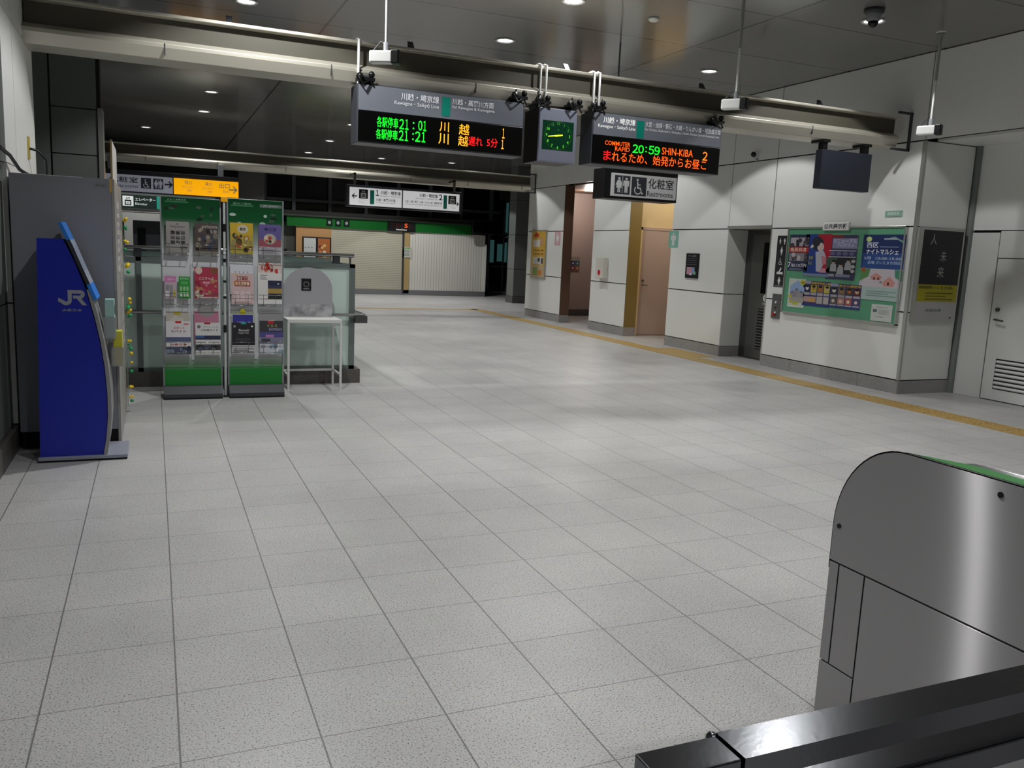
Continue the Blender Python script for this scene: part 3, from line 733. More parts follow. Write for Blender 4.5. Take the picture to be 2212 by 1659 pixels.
for x in (.22, .60): sub('exit_lettering', G2, lambda m: m.text('西口' if x < .5 else '東口', x, x+.13, .20, .27, -.001, YP, .01), lambda m: m.text('West Exit' if x < .5 else 'East Exit', x-.05, x+.15, .14, .165, -.001, YP), lambda m: m.text('方面', x+.04, x+.12, .06, .11, -.001, YP))
sub('exit_lettering', G2, lambda m: m.text('出口', .86, 1.06, .17, .27, -.001, YP, .012), lambda m: m.text('Exit', .94, 1.05, .09, .135, -.001, YP)); sub('arrow', G2, lambda m: arrow(m, 1.13, .15, .17, .03, -.001, YP, 1))
for x in (-1.1, .9):
    part(MB().box(x-.05, x+.05, .05, .15, .38, .62, M_GREY), 'hanger', t)

# lift house behind the stairs
t = thing('elevator_house', 'white elevator front with dark doorway behind the brochure racks', 'elevator', (-.24, 22.6, 0))
mb = MB(); mb.box(-1.2, 1.7, 0, .2, 1.86, 2.05, M_WHITE); mb.box(-.39, -.20, 0, .2, 0, 1.86, M_WHITE); mb.box(1.45, 1.7, 0, .2, 0, 1.86, M_WHITE)
for z in (2.058, 2.088, 2.115): mb.box(-1.2, 1.7, -.012, .2, z, z+.016, M_WHITE)
mb.box(-1.2, 1.7, .03, .2, 2.05, 2.13, M_GAP); part(mb, 'surround', t)
mb = MB().box(-.20, 1.45, .16, .22, 0, 1.86, M_DGREY); part(mb, 'doorway', t)
for x in (-.1, .42, .95):
    part(MB().box(x, x+.18, .13, .165, .91, 1.68, M_BLKG), 'slot_window', t); part(MB().box(x, x+.22, .13, .165, .65, .79, M_BLACK), 'control_panel', t)
mb = MB().box(-1.2, 1.7, .22, 2.4, 0, 2.6, M_WALLD); part(mb, 'shaft', t)
t = thing('elevator_sign', 'dark green elevator sign under the grey direction sign', 'sign', (-.24, 22.555, 2.139))
mb = MB().box(-1.07, 1.07, .0, .045, 0, .32, mat('sign_dark_green', '#24332f', .45, emit=.18)); part(mb, 'face', t, .004)
mb = MB(); EW = mat('lit_white_print', '#dfe5e2', .5, emit=.45)
lift(mb, -.29, .166, .238, -.001, EW, BK); part(mb, 'lift_pictogram', t); mb = MB(); mb.text('エレベーター', -.13, .32, .178, .255, -.001, EW, .015); mb.text('Elevator', -.13, .14, .083, .143, -.001, EW); part(mb, 'lettering', t); part(MB().rect(.345, .415, .012, .31, -.001, mat('lit_teal', '#2a9c84', .45, emit=.3)), 'line_colour_bar', t)
part(MB().text('1・2番線', .5, 1.0, .155, .25, -.001, EW), 'track_lettering', t)

# ------------------------------------------------------------------ shuttered shop at the far end
t = thing('station_shop', 'closed station shop with green fascia and lowered shutters at the far end', 'shop', (0, YB, 0))
m, nt, b = node_mat('shop_green'); b.inputs['Base Color'].default_value = srgb('#0b6422'); b.inputs['Roughness'].default_value = .35; M_GRN = m
mb = MB().box(3.67, 9.5, 0, .3, 1.985, 2.285, M_GRN); fa_ = part(mb, 'fascia', t)
mb = MB().box(3.55, 9.6, -.06, .35, 2.285, 2.325, M_DSTEEL); mb.box(3.6, 9.6, .0, .3, 2.325, 2.45, M_GAP); part(mb, 'canopy_edge', t)
mb = MB(); mb.box(6.72, 7.62, -.03, .01, 1.975, 2.27, M_BLACK); sb_ = part(mb, 'sign_box', t, .006, 'black sign box with glowing orange letter')
mb = MB(); DRD = P('#3a0f0c')
for i, ch in enumerate('KIOSK'): mb.text(ch, 6.84+i*.14, 6.95+i*.14, 2.10, 2.23, -.031, E('#ff5a10', .4) if ch == 'S' else DRD, .02)
mb.text('NewDays', 7.0, 7.34, 2.0, 2.06, -.031, mat('dim_lit_print', '#d5d5d0', .5, emit=.3), .02); part(mb, 'sign_lettering', sb_)
for x in (4.93, 5.19, 5.45):
    mb = MB().box(x-.09, x+.09, -.012, .002, 2.04, 2.24, mat('icon_tile', '#0a1a12', .4)); mb.disc(x, 2.14, .045, .05, -.013, P('#8a9c92'), 12); part(mb, 'icon_tile', fa_)
mb = MB().box(3.95, 5.0, .05, .2, 0, 1.985, mat('wood_panel', '#b98f5f', .4)); part(mb, 'wooden_panel', t)
m, nt, b = node_mat('slat_shutter'); tc = nt.nodes.new('ShaderNodeTexCoord'); sp = nt.nodes.new('ShaderNodeSeparateXYZ'); nt.links.new(tc.outputs['Object'], sp.inputs[0])
f = mth(nt, 'FRACT', mth(nt, 'MULTIPLY', sp.outputs[2], 1/.055)); nt.links.new(mixc(nt, mth(nt, 'LESS_THAN', f, .22), srgb('#bdb8a6'), srgb('#99947f')), b.inputs['Base Color']); b.inputs['Roughness'].default_value = .5
mb = MB().box(5.0, 7.24, .06, .12, .16, 1.985, m); part(mb, 'slatted_shutter', t, 0, 'beige shutter with horizontal slats')
mb = MB().box(7.24, 7.46, .02, .15, .05, 1.985, mat('cream_post', '#b39a66', .5)); mb.box(7.24, 7.28, .0, .15, .05, 1.985, M_DGREY); part(mb, 'post', t)
m, nt, b = node_mat('ribbed_shutter'); tc = nt.nodes.new('ShaderNodeTexCoord'); sp = nt.nodes.new('ShaderNodeSeparateXYZ'); nt.links.new(tc.outputs['Object'], sp.inputs[0])
f = mth(nt, 'FRACT', mth(nt, 'MULTIPLY', sp.outputs[0], 1/.09)); nt.links.new(mixc(nt, mth(nt, 'LESS_THAN', f, .14), srgb('#dedbd2'), srgb('#a9a7a0')), b.inputs['Base Color']); b.inputs['Roughness'].default_value = .5
mb = MB().box(7.46, 10.02, .05, .12, .16, 1.99, m); mb.box(10.0, 10.06, .0, .14, .16, 1.7, M_WHITE); part(mb, 'ribbed_shutter', t, 0, 'white shutter with vertical ribs')
mb = MB().box(3.9, 10.06, .02, .4, 0, .16, mat('plinth_grey', '#77777a', .35)); part(mb, 'plinth', t)
mb = MB(); mb.box(3.2, 3.95, .3, .4, 0, 2.1, mat('dim_side', '#565652', .5)); mb.box(3.3, 3.38, .29, .31, .4, 1.3, M_BLACK); mb.box(3.62, 3.72, .29, .31, .4, 1.3, M_BLACK); mb.box(5.0, 10.02, .3, .4, 0, 2.3, M_GAP); part(mb, 'side_panel', t)
for k, (px, c1, lab) in enumerate(((669.5, '#c9ccc9', 'framed white notice on the wooden panel of the closed shop'), (700, '#b06a38', 'framed orange food poster on the wooden panel of the closed shop'))):
    p = PX(px, 530, 'Y', YB)
    q = thing('framed_poster', lab, 'poster', (p.x, YB+.05, .75))
    mb = MB().box(-.22, .22, -.03, 0, 0, .94, M_BLACK); part(mb, 'frame', q, .02)
    mb = MB(); mb.rect(-.18, .18, .04, .90, -.031, P(c1))
    if k:
        for i in range(14): mb.disc(random.uniform(-.13, .13), random.uniform(.1, .75), .05, .04, -.032-.0005*i, P(random.choice(['#c8402a', '#e0b878', '#7a3418', '#e8d8b8', '#d07030'])), 10)
    else:
        for i in range(9): mb.rect(-.15+.1*(i % 3), -.12+.1*(i % 3), .2+.2*(i//3), .23+.2*(i//3), -.032, P('#55585a'))
    part(mb, 'poster_sheet', q)
o = MB().box(-.13, .13, -.02, 0, 0, .33, P('#c4c6bd')); o.rect(-.11, .11, .27, .31, -.021, P('#7fae6a'))
for i in range(5): o.rect(-.09, .08, .05+.04*i, .065+.04*i, -.021, P('#777a78'))
o = o.build('notice_sheet', loc=(7.37, YB+.02, 1.18)); tag(o, 'white notice with green strip taped to the post between the shop shutters', 'notice')
t = thing('wall_monitor', 'black switched-off monitor at the right end of the shop fascia', 'monitor', (9.95, 25.62, 2.0))
mb = MB().box(-.55, .52, 0, .09, .02, .46, M_BLACK); part(mb, 'casing', t, .01)
mb = MB().box(-.51, .48, -.004, .01, .06, .42, M_BLKG); part(mb, 'screen', t)
mb = MB().box(-.06, .06, .06, .42, .2, .3, M_DGREY); part(mb, 'arm', t)

# ------------------------------------------------------------------ glass balustrade round the stair opening
M_FROST = mat('frosted_glass', '#cfe0d9', .45, trans=.08, spec=.4)
t = thing('glass_balustrade', 'frosted green glass balustrade on a dark granite kerb behind the racks', 'balustrade', (0, 9.06, 0))
mb = MB().box(-1.0, 2.06, -.03, .14, 0, .15, M_BASED); mb.box(1.9, 2.06, .14, 7.0, 0, .15, M_BASED); part(mb, 'kerb', t)
mb = MB(); FD = mat('balustrade_frame', '#6d7876', .4, .2)
mb.box(-1.0, 2.0, .0, .06, 1.245, 1.285, FD); mb.box(1.94, 2.0, .0, .06, .15, 1.285, FD); mb.box(-.16, -.11, .0, .06, .15, 1.285, FD); mb.box(-1.0, 2.0, .0, .06, .15, .19, FD)
mb.box(1.94, 2.0, .06, 7.0, 1.245, 1.285, FD); mb.box(1.94, 2.0, .06, 7.0, .15, .19, FD)
part(mb, 'frame', t)
mb = MB().box(-.11, 1.94, .02, .04, .19, 1.245, M_FROST); part(mb, 'glass_pane', t)
mb = MB().box(-1.0, -.16, .02, .04, .19, 1.245, M_FROST); part(mb, 'glass_pane', t)
mb = MB().box(1.96, 1.98, .06, 7.0, .19, 1.245, M_FROST); part(mb, 'glass_pane', t)
mb = MB().tube([(-1.0, -.05, .755), (2.09, -.05, .745)], .018, M_STEEL); mb.box(1.99, 2.12, -.09, -.01, .66, .735, M_DSTEEL); mb.tube([(2.09, -.05, .745), (2.09, 2.4, .745)], .018, M_STEEL); part(mb, 'handrail', t)
mb = MB().tube([(-1.0, .03, 1.375), (1.99, .03, 1.375)], .022, M_STEEL)
for x in (-.14, 1.8): mb.box(x-.035, x+.035, .0, .06, 1.285, 1.36, M_DGREY)
mb.tube([(1.95, .03, 1.285), (1.95, .03, 1.36)], .012, M_STEEL)
part(mb, 'top_rail', t)
mb = MB().box(-.9, 1.75, .025, .035, 1.29, 1.345, mat('clear_strip', '#a8c0bb', .15, trans=.6)); part(mb, 'glass_strip', t)
# inner wall of the stair well seen faintly through the glass
o = MB().box(-1.0, 1.7, 6.9, 7.0, 0, 1.1, M_WALLD); part(o, 'far_parapet', t)

# ------------------------------------------------------------------ brochure racks
m, nt, b = node_mat('rack_gradient'); tc = nt.nodes.new('ShaderNodeTexCoord'); sp = nt.nodes.new('ShaderNodeSeparateXYZ'); nt.links.new(tc.outputs['Object'], sp.inputs[0])
cr = nt.nodes.new('ShaderNodeValToRGB'); e = cr.color_ramp.elements
e[0].position = .0; e[0].color = srgb('#087526'); e[1].position = 1.; e[1].color = srgb('#063a1b')
for p_, c_ in ((.14, '#0a7a28'), (.20, '#98a39b'), (.215, '#d2d5d8'), (.74, '#cdd0d3'), (.80, '#98a09b'), (.90, '#0f4f2a')):
    k_ = e.new(p_); k_.color = srgb(c_)
nt.links.new(mth(nt, 'DIVIDE', sp.outputs[2], 1.85), cr.inputs[0]); nt.links.new(cr.outputs[0], b.inputs['Base Color']); b.inputs['Roughness'].default_value = .3
M_RACK = m
RY = 8.36
M_WIRE = mat('wire_chrome', '#9a9a9a', .25, 1.)
t_bp = {}
def rack(xc, label, hw, ztop):
    t = thing('brochure_rack', label, 'brochure rack', (xc, RY, 0), 0, None)
    mb = MB().box(-hw+.004, hw-.004, .02, .10, .10, ztop, M_RACK); t_bp[t.name] = part(mb, 'back_panel', t, .004)
    mb = MB()
    for x in (-hw, hw-.012): mb.box(x, x+.012, .015, .11, .10, ztop, M_GREY)
    for x in (-.012, ): mb.box(x, x+.024, .012, .03, .36, 1.25, mat('rack_rail', '#c4c8ca', .4))
    part(mb, 'side_rail', t)
    mb = MB().prism([(-.10, .015), (-.10, .05), (-.03, .115), (.26, .115), (.26, .015)], 'x', -hw+.005, hw-.005, M_DGREY); mb.box(-hw+.005, hw-.005, -.10, .26, 0, .018, M_RUB); fixn(part(mb, 'foot', t, .003, 'dark grey foot'))
    for zc in (1.33, .88, .43):
        for s in (-1, 1):
            x0, x1 = (-hw+.03, -.025) if s < 0 else (.025, hw-.03)
            mb = MB()
            for z in (zc+.0, zc+.10): mb.tube([(x0, .02, z), (x0, -.045, z-.0), (x1, -.045, z), (x1, .02, z)], .0028, M_WIRE, 6)
            for k in (.2, .75): xx = x0+(x1-x0)*k; mb.tube([(xx, -.045, zc+.10), (xx, -.045, zc), (xx, .02, zc-.01)], .0024, M_WIRE, 6)
            part(mb, 'wire_pocket', t)
    return t
tr1 = rack(.325, 'left green-footed grey brochure rack beside the metal pole', .262, 1.85)
tr2 = rack(.895, 'right green-footed grey brochure rack beside the white table', .258, 1.87)
# printed branding on the top of the racks
def rack_head(t, seed):
    random.seed(seed); mb = MB()
    mb.rect(-.235, .235, 1.58, 1.842, .0195, M_RACK); mb.rect(-.22, -.02, 1.80, 1.815, .019, P('#2d6a43')); mb.text('びゅう JR東日本' if seed == 1 else '旅のご案内', -.2, -.04, 1.818, 1.835, .019, P('#8fa596'))
    for i in range(9):
        x = random.uniform(-.22, .2); z = random.uniform(1.62, 1.77); mb.disc(x, z, random.uniform(.01, .03), random.uniform(.008, .02), .0185-.0002*i, P(random.choice(['#0a2413', '#12301c', '#2a1c1a', '#39513f', '#9fb0a6'])), 10)
    if seed == 2: mb.rect(.04, .24, 1.80, 1.83, .019, P('#5a6660')); mb.text('JR EAST', .07, .21, 1.806, 1.824, .0185, P('#a5afa9'))
    part(mb, 'header_print', t_bp[t.name])
rack_head(tr1, 1); rack_head(tr2, 2)
# pole between the racks
t = thing('rope_pole', 'slim steel pole with a yellow cap standing between the two brochure racks', 'pole', (.612, RY-.01, 0))
mb = MB().tube([(0, 0, .02), (0, 0, 1.85)], .012, mat('pole_paint', '#c3c9c7', .35, .2), 12); part(mb, 'shaft', t)
mb = MB().box(-.03, .03, -.02, .02, 1.83, 1.875, P('#e5a400')); part(mb, 'cap', t, .004, 'yellow cap')
mb = MB()
for z0, z1 in ((1.56, 1.63), (1.28, 1.31), (1.09, 1.11), (.94, .96), (.62, .69)): mb.tube([(0, 0, z0), (0, 0, z1)], .0145, M_BLACK, 12)
part(mb, 'black_band', t)
mb = MB()
for z in (1.36, .97): mb.ball((0, -.012, z), .016, M_WHITE, 10, (1, .5, .6))
part(mb, 'cable_clip', t)
mb = MB().lathe([(0, .02), (.020, .015), (.022, 0)], (0, 0, 0), M_BLACK, 16); part(mb, 'base', t)

# brochures: one thing each, (px left, px top, px right, px bottom) on the rack front
def booklet(name, label, px, art, cat='brochure', thick=.008, y=-.028, tilt=.06, group=None):
    x0, y0, x1, y1 = px
    Y = RY + y
    a = PX(x0, y0, 'Y', Y); b_ = PX(x1, y1+(x1-x0)*.03*0, 'Y', Y)
    w_ = b_.x-a.x; h = a.z-b_.z; xc = (a.x+b_.x)/2
    mb = MB().box(-w_/2, w_/2, 0, thick, 0, h, P('#c8c6c2'))
    def R(u0, u1, v0, v1, c, k=1): mb.rect(-w_/2+u0*w_, -w_/2+u1*w_, v0*h, v1*h, -.0004*k, P(c))
    def D(u, v, ru, rv, c, k=2): mb.disc(-w_/2+u*w_, v*h, ru*w_, rv*h, -.0004*k, P(c), 14)
    def X(s, u0, u1, v0, v1, c, k=3, bold=.015, keep=None): mb.text(s, -w_/2+u0*w_, -w_/2+u1*w_, v0*h, v1*h, -.0004*k, P(c), bold, keep)
    art(R, D, X)
    o = mb.build(name, loc=(xc, Y, b_.z), rot=(-tilt, 0, 0)); tag(o, label, cat, group)
    return o
def lines(R, u0, u1, v0, v1, n, c, k=2):
    for i in range(n):
        v = v0+(v1-v0)*i/n; R(u0, u1-(u1-u0)*.25*(i % 2), v, v+(v1-v0)/n*.45, c, k)
def spots(D, u0, u1, v0, v1, n, cols, r=.06, k=2, seed=1):
    rr = random.Random(seed)
    for i in range(n): q = rr.uniform(.6, 1.5)*r; D(rr.uniform(u0, u1), rr.uniform(v0, v1), q, q*.8, rr.choice(cols), k+.07+.1*i)
def a1(R, D, X):
    R(0, 1, 0, 1, '#8e8b88'); X('FASHION', .2, .8, .80, .86, '#5a5856'); D(.5, .92, .03, .02, '#33302e')
    for i in range(3):
        for j in range(3): R(.2+.22*i, .38+.22*i, .26+.16*j, .38+.16*j, ['#4c4a4e', '#6d6a66', '#33333a'][(i+j) % 3])
    R(.12, .45, .06, .14, '#3f3d3c'); R(.6, .9, .08, .2, '#747270')
def a2(R, D, X):
    R(0, 1, 0, 1, '#4b4340'); X('oricon', .3, .95, .84, .95, '#a8a29a'); spots(D, .1, .9, .15, .8, 26, ['#2b2524', '#6f665e', '#413c4a', '#8a7f70', '#3a4150'], .09, 2, 3); R(0, 1, 0, .08, '#7a7468', 4)
def a3(R, D, X):
    R(0, 1, 0, 1, '#a8963c'); R(0, 1, .6, 1, '#b89a2c', 1.5); D(.55, .80, .24, .14, '#b8b3a4', 2); X('春旅', .42, .68, .75, .85, '#5a4a30', 6)
    spots(D, .08, .92, .1, .6, 22, ['#3b3224', '#8d8252', '#c0b48c', '#5a4c2a', '#a05a2a'], .10, 3, 5)
def a4(R, D, X):
    R(0, 1, 0, 1, '#5e548a'); R(0, 1, .26, .5, '#8e4b58', 1.5); R(0, 1, 0, .26, '#b0acb2', 1.5); X('春の旅', .25, .8, .78, .9, '#3b3460', 4); D(.5, .52, .28, .18, '#a39c8e', 3); spots(D, .3, .7, .42, .66, 10, ['#3c3836', '#c8b89c', '#a84038', '#8a9a70'], .07, 4, 7); lines(R, .1, .9, .03, .22, 5, '#7b7780', 4)
def a5(R, D, X):
    R(0, 1, 0, 1, '#b9a9b2'); R(0, 1, .72, 1, '#c77fae', 1.5); X('マナー', .25, .9, .80, .9, '#f0dfe8', 3); R(.08, .4, .08, .32, '#d8d6d8', 2); R(.44, .7, .08, .6, '#8f8b92', 2); R(.74, .92, .1, .38, '#b8b03a', 2); R(.1, .4, .36, .62, '#8b8890', 2)
def a6(R, D, X):
    R(0, 1, 0, 1, '#2f8f3a'); X('のりかえ', .12, .88, .86, .95, '#d8f0d4', 3)
    for i in range(3):
        for j in range(2): R(.1+.28*i, .3+.28*i, .08+.27*j, .28+.27*j, '#c7dcc4' if j == 0 else '#8fbf8c', 2)
    R(.2, .8, .64, .78, '#57a85c', 2)
def a7(R, D, X):
    R(0, 1, 0, 1, '#a8384e'); D(.18, .9, .15, .12, '#cdb9ae'); D(.82, .9, .17, .1, '#7d5138'); X('ことりっぷ', .2, .8, .6, .7, '#f0d8dc', 8); X('TRAVEL', .35, .65, .48, .55, '#f0d8dc', 8); D(.2, .17, .2, .12, '#c9bda8', 3); spots(D, .1, .95, .2, .6, 16, ['#b84a60', '#8c2a40', '#c87888', '#b08058'], .07, 3, 9); R(.1, .98, .02, .07, '#d8cfca', 8)
def a8(R, D, X):
    R(0, 1, 0, 1, '#d0d2d8'); X('・・・・', .2, .8, .7, .76, '#8a8c92'); R(0, 1, 0, .05, '#3a3e58', 2)
def a9(R, D, X):
    R(0, 1, 0, 1, '#cbb0b0'); R(.25, .75, .78, .9, '#7a2a26', 2); X('桜まつり', .27, .73, .79, .89, '#f0dcd0', 4); R(.15, .85, .58, .76, '#8c3830', 2); X('お花見特集', .18, .82, .60, .74, '#f2e0c0', 4); R(.12, .28, .63, .74, '#b5741e', 3)
    for u in (.15, .42, .68): R(u, u+.18, .1, .42, '#d8c4c6', 2)
    D(.22, .94, .04, .03, '#d0b020', 3); lines(R, .1, .9, .02, .08, 2, '#8c7c7a', 3)
def a10(R, D, X):
    R(0, 1, 0, 1, '#d6d5d2'); R(0, 1, .77, 1, '#c9bdb6', 1.5); spots(D, .05, .95, .80, .97, 14, ['#b83a34', '#3c2a26', '#cc6a60', '#d8d0c8'], .06, 2, 11); X('KOMO', .15, .65, .83, .95, '#a02824', 8); lines(R, .1, .4, .6, .74, 3, '#8a8a8c', 2)
    R(.42, 1, .12, .58, '#3a3d55', 2); R(.42, 1, .26, .38, '#a88d4c', 3); R(.42, 1, .12, .24, '#2c2e30', 3); R(.42, 1, .45, .58, '#2b2d48', 3); D(.85, .5, .04, .015, '#d8d8d8', 5)
def b1b(R, D, X): R(0, 1, 0, 1, '#b4b0a4'); R(.35, .62, .90, 1., '#b5a020', 2); spots(D, .1, .9, .3, .8, 8, ['#9a968c', '#c4c0b6'], .1, 2, 2)
def b1(R, D, X):
    R(0, 1, 0, 1, '#cfcdd0'); R(.38, .62, .94, 1., '#b82028', 2); R(.72, .92, .9, .93, '#c04048', 2); X('スタート', .3, .75, .76, .84, '#b8404c', 3); X('モバイル', .2, .82, .66, .74, '#8a5a68', 3); R(0, 1, .38, .52, '#545c7c', 2); R(0, 1, .24, .36, '#d6d4d4', 2.5); X('JR東日本', .15, .85, .25, .33, '#a8404a', 4); R(0, 1, 0, .22, '#474d66', 2); spots(D, .05, .95, .03, .2, 10, ['#a8adb8', '#2b2f42', '#7f8698'], .07, 3, 4)
def b2b(R, D, X): R(0, 1, 0, 1, '#b5748c'); R(.15, .85, .2, .62, '#d6d0d0', 2); X('卒業シール', .2, .8, .28, .55, '#3a3838', 3); D(.5, 1.0, .35, .18, '#8e8c8c', 1.5)
def b2(R, D, X):
    R(0, 1, 0, 1, '#c9c9c8'); R(.35, .6, .95, 1., '#a01c2a', 2); D(.14, .87, .07, .05, '#6a6c6e', 2); X('ご利用ガイド', .22, .9, .73, .80, '#5a5c60', 3); X('・チケットレス', .25, .9, .84, .89, '#8a8c90', 3); R(0, 1, .47, .60, '#2b3348', 2); R(0, .35, .52, .60, '#3a5a8a', 3); R(0, 1, .14, .32, '#3c3d42', 2); spots(D, .1, .9, .15, .3, 8, ['#6a6a6c', '#25262c', '#505468'], .08, 3, 6)
def b3b(R, D, X): R(0, 1, 0, 1, '#aab29a'); R(.05, .95, 0, .9, '#34348a', 2); D(.5, 1.0, .12, .1, '#b5b020', 3); X('大船線の旅', .2, .85, .45, .7, '#9aa0d8', 4)
def b3(R, D, X):
    R(0, 1, 0, 1, '#232227'); R(.4, .62, .95, 1, '#1e9a86', 2); D(.12, .88, .06, .04, '#8a8a8c'); D(.88, .88, .05, .03, '#d0d0ce'); X('Marunouchi', .3, .75, .72, .80, '#c2c0c0', 3); X('Night Bar', .28, .75, .63, .70, '#a8a6a6', 3); R(0, 1, 0, .28, '#b5b5b7', 2); lines(R, .05, .95, .05, .2, 3, '#55565a', 3); R(.15, .8, .42, .5, '#3a3a40', 2)
def b4b(R, D, X): R(0, 1, 0, 1, '#8e8d90'); D(.55, .4, .45, .35, '#b8b8b8', 2); lines(R, .1, .9, .1, .4, 3, '#6c6c70', 4)
def b4(R, D, X):
    R(0, 1, 0, 1, '#77758c'); R(0, 1, .66, 1, '#38363c', 1.5); R(.35, .6, .92, 1., '#b82630', 3); X('イルミ', .3, .75, .80, .90, '#a8a04c', 3); R(0, 1, .5, .66, '#4a4880', 2); X('EXPRESS', .4, .95, .70, .78, '#9a9ac0', 3); R(.25, .6, .5, .58, '#a870a8', 3); R(.08, .45, .34, .46, '#3e3e46', 3); R(0, 1, 0, .30, '#b8bcc4', 2); X('21', .06, .22, .18, .26, '#3a3c44', 3); spots(D, .4, .95, .03, .25, 8, ['#8aa0b0', '#d0d4d8', '#6a7a8a'], .1, 3, 8)
BR = [('brochure', 'pale grey catalogue of small photos, top left pocket of left rack', (358, 477, 409, 546), a1),
      ('brochure', 'dark magazine with crowded cover, top right pocket of left rack', (420, 481, 472, 549), a2),
      ('brochure', 'yellow travel booklet, top left pocket of right rack', (497, 480, 547, 549), a3),
      ('brochure', 'purple and red booklet, top right pocket of right rack', (559, 484, 607, 551), a4),
      ('leaflet', 'small pink leaflet in the middle row of left rack', (355, 596, 381, 645), a5),
      ('leaflet', 'small green leaflet beside the pink one on left rack', (386, 597, 411, 645), a6),
      ('brochure', 'crimson booklet with food photos, middle right of left rack', (420, 577, 472, 646), a7),
      ('brochure', 'pale pink flyer with brown title, middle left of right rack', (500, 590, 548, 657), a9),
      ('brochure', 'white booklet with night view photo and red title, middle right of right rack', (557, 568, 609, 657), a10),
      ('brochure', 'white and blue pamphlet with red tab, bottom left of left rack', (358, 694, 413, 765), b1),
      ('brochure', 'white guide flyer with red tab, bottom right of left rack', (422, 697, 477, 766), b2),
      ('brochure', 'black pamphlet with teal tab, bottom left of right rack', (501, 697, 551, 764), b3),
      ('brochure', 'dark and violet pamphlet with red tab, bottom right of right rack', (561, 693, 612, 764), b4)]
for nm, lab, px, art in BR: booklet(nm, lab, px, art)
for lab, px, art in (('white sheet standing behind the pale pink flyer, right rack', (497, 568, 546, 640), a8),
                     ('beige sheet with yellow tab behind the white and blue pamphlet', (358, 673, 410, 740), b1b),
                     ('pink sheet with white title behind the white guide flyer', (419, 672, 473, 740), b2b),
                     ('blue leaflet with yellow tab behind the black pamphlet', (500, 673, 549, 740), b3b),
                     ('grey sheet with curved top behind the dark and violet pamphlet', (559, 674, 610, 740), b4b)):
    booklet('brochure', lab, px, art, thick=.004, y=-.012, tilt=.02)

# ------------------------------------------------------------------ white side table with arched board
t = thing('side_table', 'small white metal table in front of the glass balustrade', 'table', (1.49, 8.77, 0))
TW = mat('table_white', '#d6d6d2', .4)
mb = MB().box(-.272, .272, -.215, .215, .695, .73, TW); part(mb, 'table_top', t, .003)
for x in (-.262, .262):
    for y in (-.205, .205): part(MB().box(x-.011, x+.011, y-.011, y+.011, 0, .695, TW), 'leg', t)
mb = MB().box(-.262, .262, .19, .21, .15, .17, TW); mb.box(.253, .271, -.2, .2, .15, .17, TW); mb.box(-.271, -.253, -.2, .2, .15, .17, TW); part(mb, 'stretcher', t)
t = thing('arched_board', 'grey arch-topped board with a small black tag standing on the white table', 'board', (1.475, 8.90, .731))
pts = [(-.25, 0), (.25, 0), (.25, .28)] + [(.25*math.cos(a), .28+.23*math.sin(a)) for a in [PI*i/24 for i in range(1, 24)]] + [(-.25, .28)]
mb = MB().prism(pts, 'y', 0, .012, mat('board_lilac', '#a09fa4', .45)); fixn(part(mb, 'panel', t))
m, nt, b = node_mat('marble_print'); tc = nt.nodes.new('ShaderNodeTexCoord'); n_ = nt.nodes.new('ShaderNodeTexNoise'); n_.inputs['Scale'].default_value = 9; n_.inputs['Detail'].default_value = 6; nt.links.new(tc.outputs['Object'], n_.inputs['Vector'])
nt.links.new(ramp(nt, n_.outputs['Fac'], .35, srgb('#77777c'), .6, srgb('#b5b5b8')), b.inputs['Base Color']); b.inputs['Roughness'].default_value = .4
mb = MB(); mb.rect(-.25, .25, 0, .13, -.001, m); part(mb, 'marbled_band', t)
mb = MB().box(-.07, .03, -.006, 0, .27, .395, M_BLACK); mb.ring(-.02, .335, .02, .032, -.007, P('#5c5c60')); mb.rect(-.05, .01, .285, .293, -.007, P('#9a9a9a')); part(mb, 'tag', t, .004, 'black tag')

# ------------------------------------------------------------------ cabinet and board at the left
CY0, CY1 = 6.48, 7.86; CX0, CX1 = -.862, -.235
t = thing('display_cabinet', 'tall dark grey cabinet seen from its side against the left wall', 'cabinet', (CX0, CY0, 0))
mb = MB().box(0, CX1-CX0-.02, 0, CY1-CY0, .12, 1.86, mat('cabinet_grey', '#8b8d93', .45)); part(mb, 'body', t, .004)
mb = MB().box(.01, CX1-CX0-.02, .01, CY1-CY0-.01, 0, .12, M_RUB); part(mb, 'kick_base', t, 0, 'black kick base')
mb = MB().box(CX1-CX0-.02, CX1-CX0, -.002, CY1-CY0+.002, .02, 1.86, mat('cabinet_front', '#9b9893', .4)); part(mb, 'front_panel', t, .002, 'pale front panel')
mb = MB().box(.505, .585, -.003, 0, 1.80, 1.825, P('#8d8e92')); mb.text('ADVERT', .512, .578, 1.806, 1.819, -.004, P('#55565a'), .01, 'c'); part(mb, 'name_plate', t)
mb = MB().box(.595, .612, -.0035, 0, 1.77, 1.86, P('#c4a162')); part(mb, 'tape', t); mb = MB().box(.612, .626, -.004, 0, .30, 1.1, P('#8f8c86')); part(mb, 'tape', t)
mb = MB()
for i in range(3): mb.rect(.0, .001, .3, .4, 0, M_GREY)
t2 = thing('poster_board', 'white board standing up on the front of the tall grey cabinet', 'board', (CX1-.014, CY0+.0, 1.861), 0)
mb = MB().box(-.005, .005, 0, .80, 0, .26, mat('card_white', '#c9c7c2', .5)); mb.box(-.006, .006, -.004, .01, -.0, .262, P('#a08c60')); part(mb, 'panel', t2)
